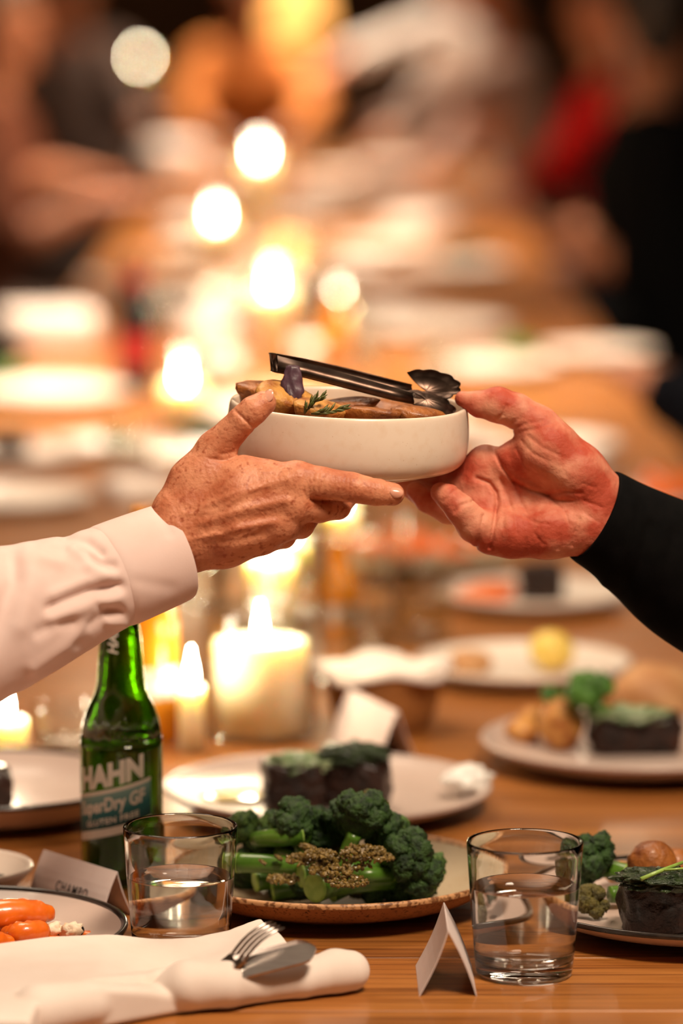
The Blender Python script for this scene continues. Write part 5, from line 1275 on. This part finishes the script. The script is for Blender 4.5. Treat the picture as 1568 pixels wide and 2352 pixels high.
# ================================================================== bottles
def bottle(base, R, h, label, body, lab_mk, lab_z, neck_lab=None, group=None, liquid=None):
    base = np.array(base, float); root = thing('beer_bottle', label, 'bottle', base, group)
    k = h / 0.232; s = R / 0.0332
    pr = [(0, 2), (24, 1), (31, 1), (33, 5), (33.2, 112), (32, 122), (27, 143), (20.5, 156), (18, 182), (15, 207), (14, 222), (14.8, 223), (14.8, 229), (13, 231), (0, 231)]
    V, F = lathe([(r * mm * s, z * mm * k) for r, z in pr], 36); g_ = part('glass', onto(V, base), F, M[body], root)
    V, F = lathe([((33.5) * mm * s, lab_z[0]), (33.5 * mm * s, lab_z[1])], 36); part('label', onto(V, base), F, M[lab_mk], root, parent=g_)
    if neck_lab:
        V, F = lathe([(19.2 * mm * s, .168 * k), (16.2 * mm * s, .204 * k)], 30); part('neck_label', onto(V, base), F, M[neck_lab], root, parent=g_)
        V, F = lathe([(15.2 * mm * s, .222 * k), (15.6 * mm * s, .224 * k), (15.4 * mm * s, .232 * k), (0, .234 * k)], 30); part('cap', onto(V, base), F, M['rim_black'], root)
    return root
bottle(tp(338, 1702), .031, .228, 'amber beer bottle with a grey paper label behind the green bottle', 'amber_glass', 'label_grey', (.045, .075))
bottle(tp(775, 1445), .027, .10, 'squat amber bottle behind the cloche candle', 'amber_glass', 'label_grey', (.01, .03))
q = tp(312, 905); bottle(q, .034, .240, 'dark beer bottle with red neck and red label far left of the candles', 'thin_dark', 'label_red', (.052, .105), 'label_red')
q = tp(770, 850); bottle(q, .030, .14, 'amber bottle standing behind the tongs', 'amber_glass', 'label_grey', (.02, .03))

# ================================================================== mid-distance tableware
q = tp(880, 1668); root = thing('wooden_bowl', 'turned wooden bowl lined with white cloth beside the wide candle', 'bowl', q)
V, F = lathe([(r * mm, z * mm) for r, z in smooth_prof([(0, 1), (38, 0), (44, 2), (52, 20), (57, 45), (60, 58), (57, 59), (53, 45), (46, 18), (0, 12)], 3)], 56); part('shell', onto(V, q), F, M['wooddish'], root)
rnd = random.Random(4)
V, F = lathe([(r * mm, z * mm) for r, z in [(0, 60), (25, 62), (45, 63), (60, 62), (64, 60), (67, 55), (66, 53.5), (59, 59.8), (45, 60), (0, 57)]], 64, wob=lambda r, z, a: (r * (1 + .05 * math.sin(5 * a) + .03 * math.sin(11 * a)), z + (.004 * math.sin(4 * a + 1) if r > .03 else .002 * math.sin(3 * a))))
part('cloth_lining', onto(V, q), F, M['napkin'], root)
tumbler(tp(846, 1512), .036, .030, .085, .050, 'thin water glass behind the wooden bowl', real=False)
tumbler(tp(968, 1478), .036, .030, .085, .050, 'thin water glass behind the wooden bowl and left of the lemon plate', real=False)
tumbler(tp(160, 1738), .037, .031, .050, .020, 'low clear glass behind the green bottle', real=False)
tumbler(tp(885, 1352), .036, .030, .085, .045, 'thin water glass before the carrot platter', real=False)
tumbler(tp(292, 1120), .038, .032, .095, .05, 'thin water glass behind the pink sleeve', real=False)
tumbler(tp(455, 1395), .036, .030, .088, .05, 'thin water glass behind the shirt cuff', real=False)
# lemon plate, beef plate and carrot platter on the right
def far_plate(px, py, R, label, mk='plate_white', ht=.022, rim=None, group=None):
    p = tp(px, py, ht); b = np.array([p[0], p[1], TZ]); plate('dinner_plate', b, R, ht, label, (mk, mk, rim), group, segs=56); return b
b = far_plate(1200, 1512, .112, 'white plate with a lemon half at the right of the table')
V, F = blob(b + np.array([.030, 0.0, .030]), (.024, .021, .021), (0, .3, 0), .06, 2, 51, 3); single('lemon_half', V, F, M['lemon'], 'lemon half on the white plate', 'lemon')
V, F = blob(b + np.array([-.055, -.01, .020]), (.024, .018, .013), (0, 0, .3), .15, 2, 52, 3, .3); single('bread_piece', V, F, M['bread'], 'brown bread piece beside the lemon half', 'bread')
b = far_plate(1225, 1352, .108, 'white plate with a dark beef block under the reddish palm')
steak(b + np.array([.008, 0.01, .030]), (.030, .026, .024), 0, 53, 'dark beef block on the white plate under the reddish palm')
for i, (dx, dy, a) in enumerate(((-.052, .0, .3), (-.06, -.03, -.2), (-.045, .04, .6))):
    c = b + np.array([dx, dy, .017]); dv = np.array([math.cos(a), math.sin(a), 0]) * .032
    carrot([c - dv, c, c + dv], [.006, .009, .004], 'orange roast carrot beside the dark beef block', 'carrots beside the beef block')
b = far_plate(960, 1265, .115, 'broad platter of roast carrots and pumpkin behind the bowl', 'stone_in', .026)
rnd = random.Random(11)
for i in range(11):
    a = rnd.uniform(0, 6.28); r_ = .075 * math.sqrt(rnd.random()); c = b + np.array([r_ * math.cos(a), r_ * math.sin(a), .024 + .012 * rnd.random()]); t = rnd.uniform(0, 3.1); dv = np.array([math.cos(t), math.sin(t), rnd.uniform(-.1, .2)]) * .033
    carrot([c - dv, c, c + dv], [.007, .0105, .004], 'roast carrot heaped on the broad platter', 'carrots heaped on the broad platter')
V, F = blob(tp(1500, 1600, .036), (.044, .036, .032), (0, 0, .3), .12, 1.6, 61, 3); V[:, 2] = np.maximum(V[:, 2], TZ + .001); single('bread_roll', V, F, M['bread'], 'crusty bread roll behind the right middle plate', 'bread')
# orange dish at the right edge behind the black sleeve
b = far_plate(1560, 1130, .10, 'white plate of roast pumpkin behind the black sleeve')
for i, (dx, dy) in enumerate(((-.02, -.02), (.02, .01), (-.03, .03))):
    V, F = blob(b + np.array([dx, dy, .030]), (.03, .024, .020), (0, 0, i), .15, 2, 70 + i, 3); single('roast_pumpkin', V, F, M['carrot'], 'chunk of roast pumpkin on the plate behind the black sleeve', 'pumpkin', group='pumpkin chunks behind the black sleeve')
# ---- settings further down the table
b = far_plate(1240, 1010, .12, 'white plate under the far guest\'s pink hand'); V, F = blob(b + np.array([-.02, 0, .026]), (.03, .025, .014), amp=.2, seed=3); single('bread_piece', V, F, M['bread'], 'bread piece on the plate under the far guest\'s pink hand', 'bread')
def greens(c, r_, lab, seed, mk='green', flat=.6):
    V, F = floret(c, r_, (0, 0, 1), seed, dens=26, fine=1); c = np.array(c); V = c + (V - c) * np.array([1.3, 1, flat]); return single('leafy_greens', V, F, M[mk], lab, 'greens')
b = far_plate(1120, 830, .125, 'white plate with leafy greens before the dark jackets'); greens(b + np.array([.06, 0, .04]), .034, 'leafy greens on the plate before the dark jackets', 5)
b = far_plate(985, 742, .16, 'wide white platter mid-table right of the candles'); 
b = far_plate(1040, 600, .14, 'white plate with dark greens before the bare forearm'); greens(b + np.array([.03, 0, .045]), .045, 'dark greens on the plate before the bare forearm', 6, 'broc')
b = far_plate(925, 485, .17, 'broad white platter far down the table by the candles')
b = far_plate(935, 375, .19, 'broad white platter at the far end near the rose sleeve')
b = far_plate(800, 600, .12, 'white side plate in the middle of the far table')
b = far_plate(110, 890, .14, 'white plate at the left edge of the table beside the red-labelled bottle'); greens(b + np.array([-.07, 0, .045]), .032, 'leafy greens on the left plate beside the red-labelled bottle', 7)
b = far_plate(470, 1030, .10, 'white plate of dark greens behind the freckled thumb'); greens(b + np.array([.0, .01, .045]), .036, 'dark green salad behind the freckled thumb', 8, 'broc'); 
b = far_plate(255, 1010, .085, 'white plate of pale greens left of the freckled hand'); greens(b + np.array([.01, 0, .030]), .024, 'pale green salad left of the freckled hand', 9)
b = far_plate(20, 1130, .115, 'white plate above the pink sleeve at the left edge')
b = far_plate(40, 1030, .10, 'white plate with a dark beef block above the pink sleeve'); steak(b + np.array([-.012, 0, .030]), (.034, .026, .020), .2, 71, 'dark beef block at the left edge above the pink sleeve')
b = far_plate(620, 930, .13, 'bright white plate behind the bowl and tongs')
b = far_plate(330, 640, .14, 'white plate left of the candles far down the table'); V, F = blob(b + np.array([-.03, 0, .027]), (.06, .05, .014), amp=.2, seed=4); single('bread_piece', V, F, M['bread'], 'flat golden bread on the far plate left of the candles', 'bread')
b = far_plate(480, 560, .13, 'white plate at the foot of the far thick candle'); greens(b + np.array([.05, 0, .035]), .032, 'dark greens at the foot of the far thick candle', 12, 'broc')
b = far_plate(1370, 800, .11, 'white plate beside the far guest\'s pink hand')
# folded napkins
def fold_napkin(px, py, sx, sy, sz, rz, lab, group=None):
    V, F = blob((0, 0, 0), (sx, sy, sz), (0, 0, rz), .10, 2.0, px, 3, .8); V[:, 2] -= V[:, 2].min(); V = onto(V, tp(px, py)); V[:, 2] += 0.0005
    return single('napkin', V, F, M['napkin'], lab, 'napkin', group=group)
fold_napkin(110, 790, .11, .11, .040, .2, 'thick folded white napkin pile at the left edge of the far table')
fold_napkin(470, 790, .05, .06, .030, .5, 'folded white napkin at the foot of the thick mid-table candle')
fold_napkin(395, 395, .10, .16, .060, .3, 'folded white napkin far down the table left of the candles')
fold_napkin(315, 1150, .05, .06, .018, .3, 'folded white napkin above the pink sleeve')
fold_napkin(1290, 1090, .07, .06, .012, .3, 'folded white napkin beyond the reddish thumb')
# white side plates and napkins crowding the middle of the far table
for i, (x, y, r_) in enumerate([(560, 715, .10), (700, 790, .11), (860, 690, .11), (420, 690, .10), (660, 500, .13), (790, 400, .15), (965, 965, .10), (720, 1010, .10), (700, 1120, .09), (560, 400, .13), (870, 560, .12)]):
    far_plate(x, y, r_, 'small white side plate crowded among the candles down the far table', group='white side plates down the far table')
for i, (x, y, sx, sy, sz) in enumerate([(500, 880, .045, .05, .03), (690, 690, .05, .05, .03), (450, 560, .06, .08, .04), (730, 480, .07, .09, .045), (880, 430, .08, .10, .04), (620, 1000, .04, .05, .02), (960, 540, .08, .08, .03)]):
    fold_napkin(x, y, sx, sy, sz, .4 * i, 'crumpled white napkin among the candles down the far table', 'crumpled white napkins down the far table')
# far glasses that make the round highlights
gl = [(740, 640), (735, 735), (690, 560), (790, 520), (600, 800), (690, 360), (420, 620), (840, 860), (1000, 880), (700, 430), (380, 760), (330, 810)]
for i, (x, y) in enumerate(gl):
    tumbler(tp(x, y), .038, .032, .10, .05, 'clear tumbler among the candles down the far table', real=False, group='clear tumblers down the far table')

# ================================================================== other guests along the table
def P(px, py, d): return at(px, py, d)
# right side: dark jackets
person('person', 'guest in a dark navy jacket resting a pink hand by the plate', (0.90, 5.75, .53), (-1, 0), (0.80, 5.75, 1.08), (0.78, 5.75, 1.33), (M['navy'], M['skinC'], M['hair'], M['navy']),
       [((0.74, 6.0, .84), (0.62, 5.95, .80), (0.54, 5.85, .79)), (P(1720, 1010, 5.55), P(1530, 905, 5.62), P(1392, 815, 5.7))])
person('person', 'guest in black with a bare forearm reaching over the far table', (0.80, 8.7, .53), (-1, 0), (0.67, 8.7, 1.10), (0.66, 8.68, 1.36), (M['black_cloth'], M['skinD'], M['hair'], M['black_cloth']),
       [((0.66, 9.15, .86), (0.55, 9.1, .80), (0.47, 9.0, .79)), (P(1480, 640, 8.6), P(1290, 545, 8.7), P(1110, 450, 8.8))], sleeve='elbow', look=(-.4, 1, -.1))
person('person', 'guest in a red top between the dark jackets', (0.88, 11.6, .53), (-1, 0), (0.75, 11.6, 1.08), (0.76, 11.55, 1.34), (M['red_cloth'], M['skinD'], M['hair'], M['navy']),
       [((0.64, 11.9, .86), (0.52, 11.8, .80), (0.44, 11.7, .79)), (P(1300, 360, 11.3), P(1420, 260, 11.1), P(1520, 180, 11.0))])
person('person', 'guest in a black jacket on the right further up the table', (0.92, 10.3, .53), (-1, 0), (0.86, 10.3, 1.12), (0.84, 10.28, 1.38), (M['black_cloth'], M['skinD'], M['hair'], M['black_cloth']),
       [((0.76, 10.5, .86), (0.64, 10.4, .80), (0.56, 10.3, .79)), ((0.76, 10.1, .86), (0.64, 10.1, .80), (0.56, 10.05, .79))])
person('person', 'guest in a light grey shirt stretching an arm across the far table', (0.70, 14.6, .53), (-1, -.1), (0.45, 14.6, 1.20), (0.42, 14.55, 1.47), (M['grey_cloth'], M['skinC'], M['hair'], M['navy']),
       [((0.30, 14.85, .95), (0.18, 14.8, .84), (0.08, 14.75, .80)), (P(1000, 60, 14.3), P(800, 130, 14.2), P(690, 190, 14.1))])
person('person', 'guest in a dusty rose shirt leaning over the far table', (0.80, 13.0, .53), (-1, 0), (0.55, 13.0, 1.12), (0.50, 12.98, 1.40), (M['rose_cloth'], M['skinD'], M['hair'], M['navy']),
       [((0.42, 13.3, .92), (0.30, 13.2, .82), (0.22, 13.1, .79)), (P(1120, 200, 12.7), P(960, 245, 12.6), P(830, 290, 12.5))])
# left side
person('person', 'guest with bare tanned forearms in a rust knit on the left', (-1.00, 10.4, .53), (1, 0), (-.90, 10.4, 1.06), (-.88, 10.4, 1.32), (M['rust_cloth'], M['skinD'], M['hair2'], M['brown_cloth']),
       [(P(20, 560, 9.6), P(200, 470, 9.7), P(390, 440, 9.8)), (P(-40, 400, 10.2), P(140, 400, 10.4), P(300, 420, 10.6))], sleeve='elbow')
person('person', 'guest in dark brown wool at the far left', (-1.0, 12.5, .53), (1, 0), (-.95, 12.5, 1.10), (-.93, 12.5, 1.36), (M['brown_cloth'], M['skinD'], M['hair'], M['brown_cloth']),
       [((-.80, 12.3, .86), (-.68, 12.3, .81), (-.59, 12.3, .79)), ((-.80, 12.7, .86), (-.68, 12.8, .81), (-.59, 12.8, .79))])
person('person', 'guest in a dark brown jacket behind the far candle', (-1.1, 16.6, .53), (.3, -1), (-1.1, 16.6, 1.10), (-1.1, 16.55, 1.36), (M['brown_cloth'], M['skinD'], M['hair'], M['brown_cloth']),
       [((-1.32, 16.4, .9), (-1.25, 16.2, .85), (-1.2, 16.1, .83)), ((-.85, 16.45, .9), (-.8, 16.2, .85), (-.75, 16.1, .83))])
person('person', 'guest in an orange shirt at the far end of the table', (-0.36, 16.2, .53), (0, -1), (-0.36, 16.1, 1.08), (-0.36, 16.08, 1.34), (M['orange_cloth'], M['skinC'], M['hair2'], M['navy']),
       [((-0.62, 15.9, .88), (-0.52, 15.62, .80), (-0.46, 15.5, .79)), ((-0.10, 15.9, .88), (-0.20, 15.62, .80), (-0.26, 15.5, .79))])
# far sideboard with a glowing lamp
root = thing('sideboard', 'dark sideboard against the far wall under the orange lamp', 'sideboard', (-0.5, 22.0, 0))
V, F = bbox_bevel(-2.0, 1.2, 21.7, 22.3, .10, .88, .01); part('body', V, F, M['darkwood'], root, smooth=False)
V, F = bbox_bevel(-2.05, 1.25, 21.66, 22.34, .88, .92, .006); part('top', V, F, M['wood'], root, smooth=False)
for xx in (-1.9, 1.1):
    V, F = box(xx - .04, xx + .04, 21.76, 22.24, 0, .10); part('leg', V, F, M['darkwood'], root, smooth=False)
for i in range(4):
    V, F = bbox_bevel(-1.95 + i * .79, -1.95 + i * .79 + .75, 21.685, 21.70, .15, .83, .004); dr = part('door', V, F, M['wood'], root, smooth=False)
def lamp(px, py, lab, sc=1.0):
    q = at(px, py, 22.2); b = np.array([q[0], 22.0, .92]); root = thing('table_lamp', lab, 'lamp', b)
    V, F = lathe([(0, 0), (.09, 0), (.09, .012), (.03, .03), (.02, .06), (.035, .12), (.02, .18), (.012, .20), (0, .20)], 28); part('base', onto(V * np.array([1, 1, 1]), b), F, M['darkwood'], root)
    V, F = lathe([(.15 * sc, .17), (.11 * sc, .17 + .26 * sc), (.109 * sc, .17 + .26 * sc), (.149 * sc, .17)], 36); part('lamp_shade', onto(V, b), F, M['lampshade'], root)
    ld = bpy.data.lights.new('lamp_light', 'POINT'); ld.energy = 30; ld.color = (1, .45, .14); ld.shadow_soft_size = .05
    lo_ = bpy.data.objects.new('lamp_light', ld); COL.objects.link(lo_); lo_.parent = root; lo_.location = (0, 0, .17 + .34 * sc)
lamp(655, 40, 'large glowing orange table lamp on the far sideboard', 1.6)

# ================================================================== festoon bulbs above the table, unseen, put in for glass highlights
def added_festoon(x, lab):
    root = thing('added_string_lights', lab, 'added lights', (x, 6.0, 2.7))
    pts = []
    for i in range(81):
        yy = -1.5 + 16.0 * i / 80; pts.append((x, yy, 2.75 - .10 * math.sin(math.pi * ((yy + 1.5) % 4) / 4)))
    V, F = tube(pts, [.004] * len(pts), 6); part('cable', V, F, M['rim_black'], root)
    for i in range(16):
        yy = -1.0 + i; zz = 2.75 - .10 * math.sin(math.pi * ((yy + 1.5) % 4) / 4)
        V, F = lathe([(0, 0), (.013, -.001), (.014, -.03), (0, -.03)], 12); sk = part('socket', onto(V, (x, yy, zz)), F, M['rim_black'], root)
        V, F = lathe([(0, -.03), (.012, -.034), (.022, -.048), (.028, -.065), (.024, -.082), (.012, -.092), (0, -.095)], 16); part('highlight_bulb', onto(V, (x, yy, zz)), F, M['highlight_bulb'], root)
added_festoon(-0.85, 'added string of unseen highlight bulbs above the left side of the table')
added_festoon(0.85, 'added string of unseen highlight bulbs above the right side of the table')
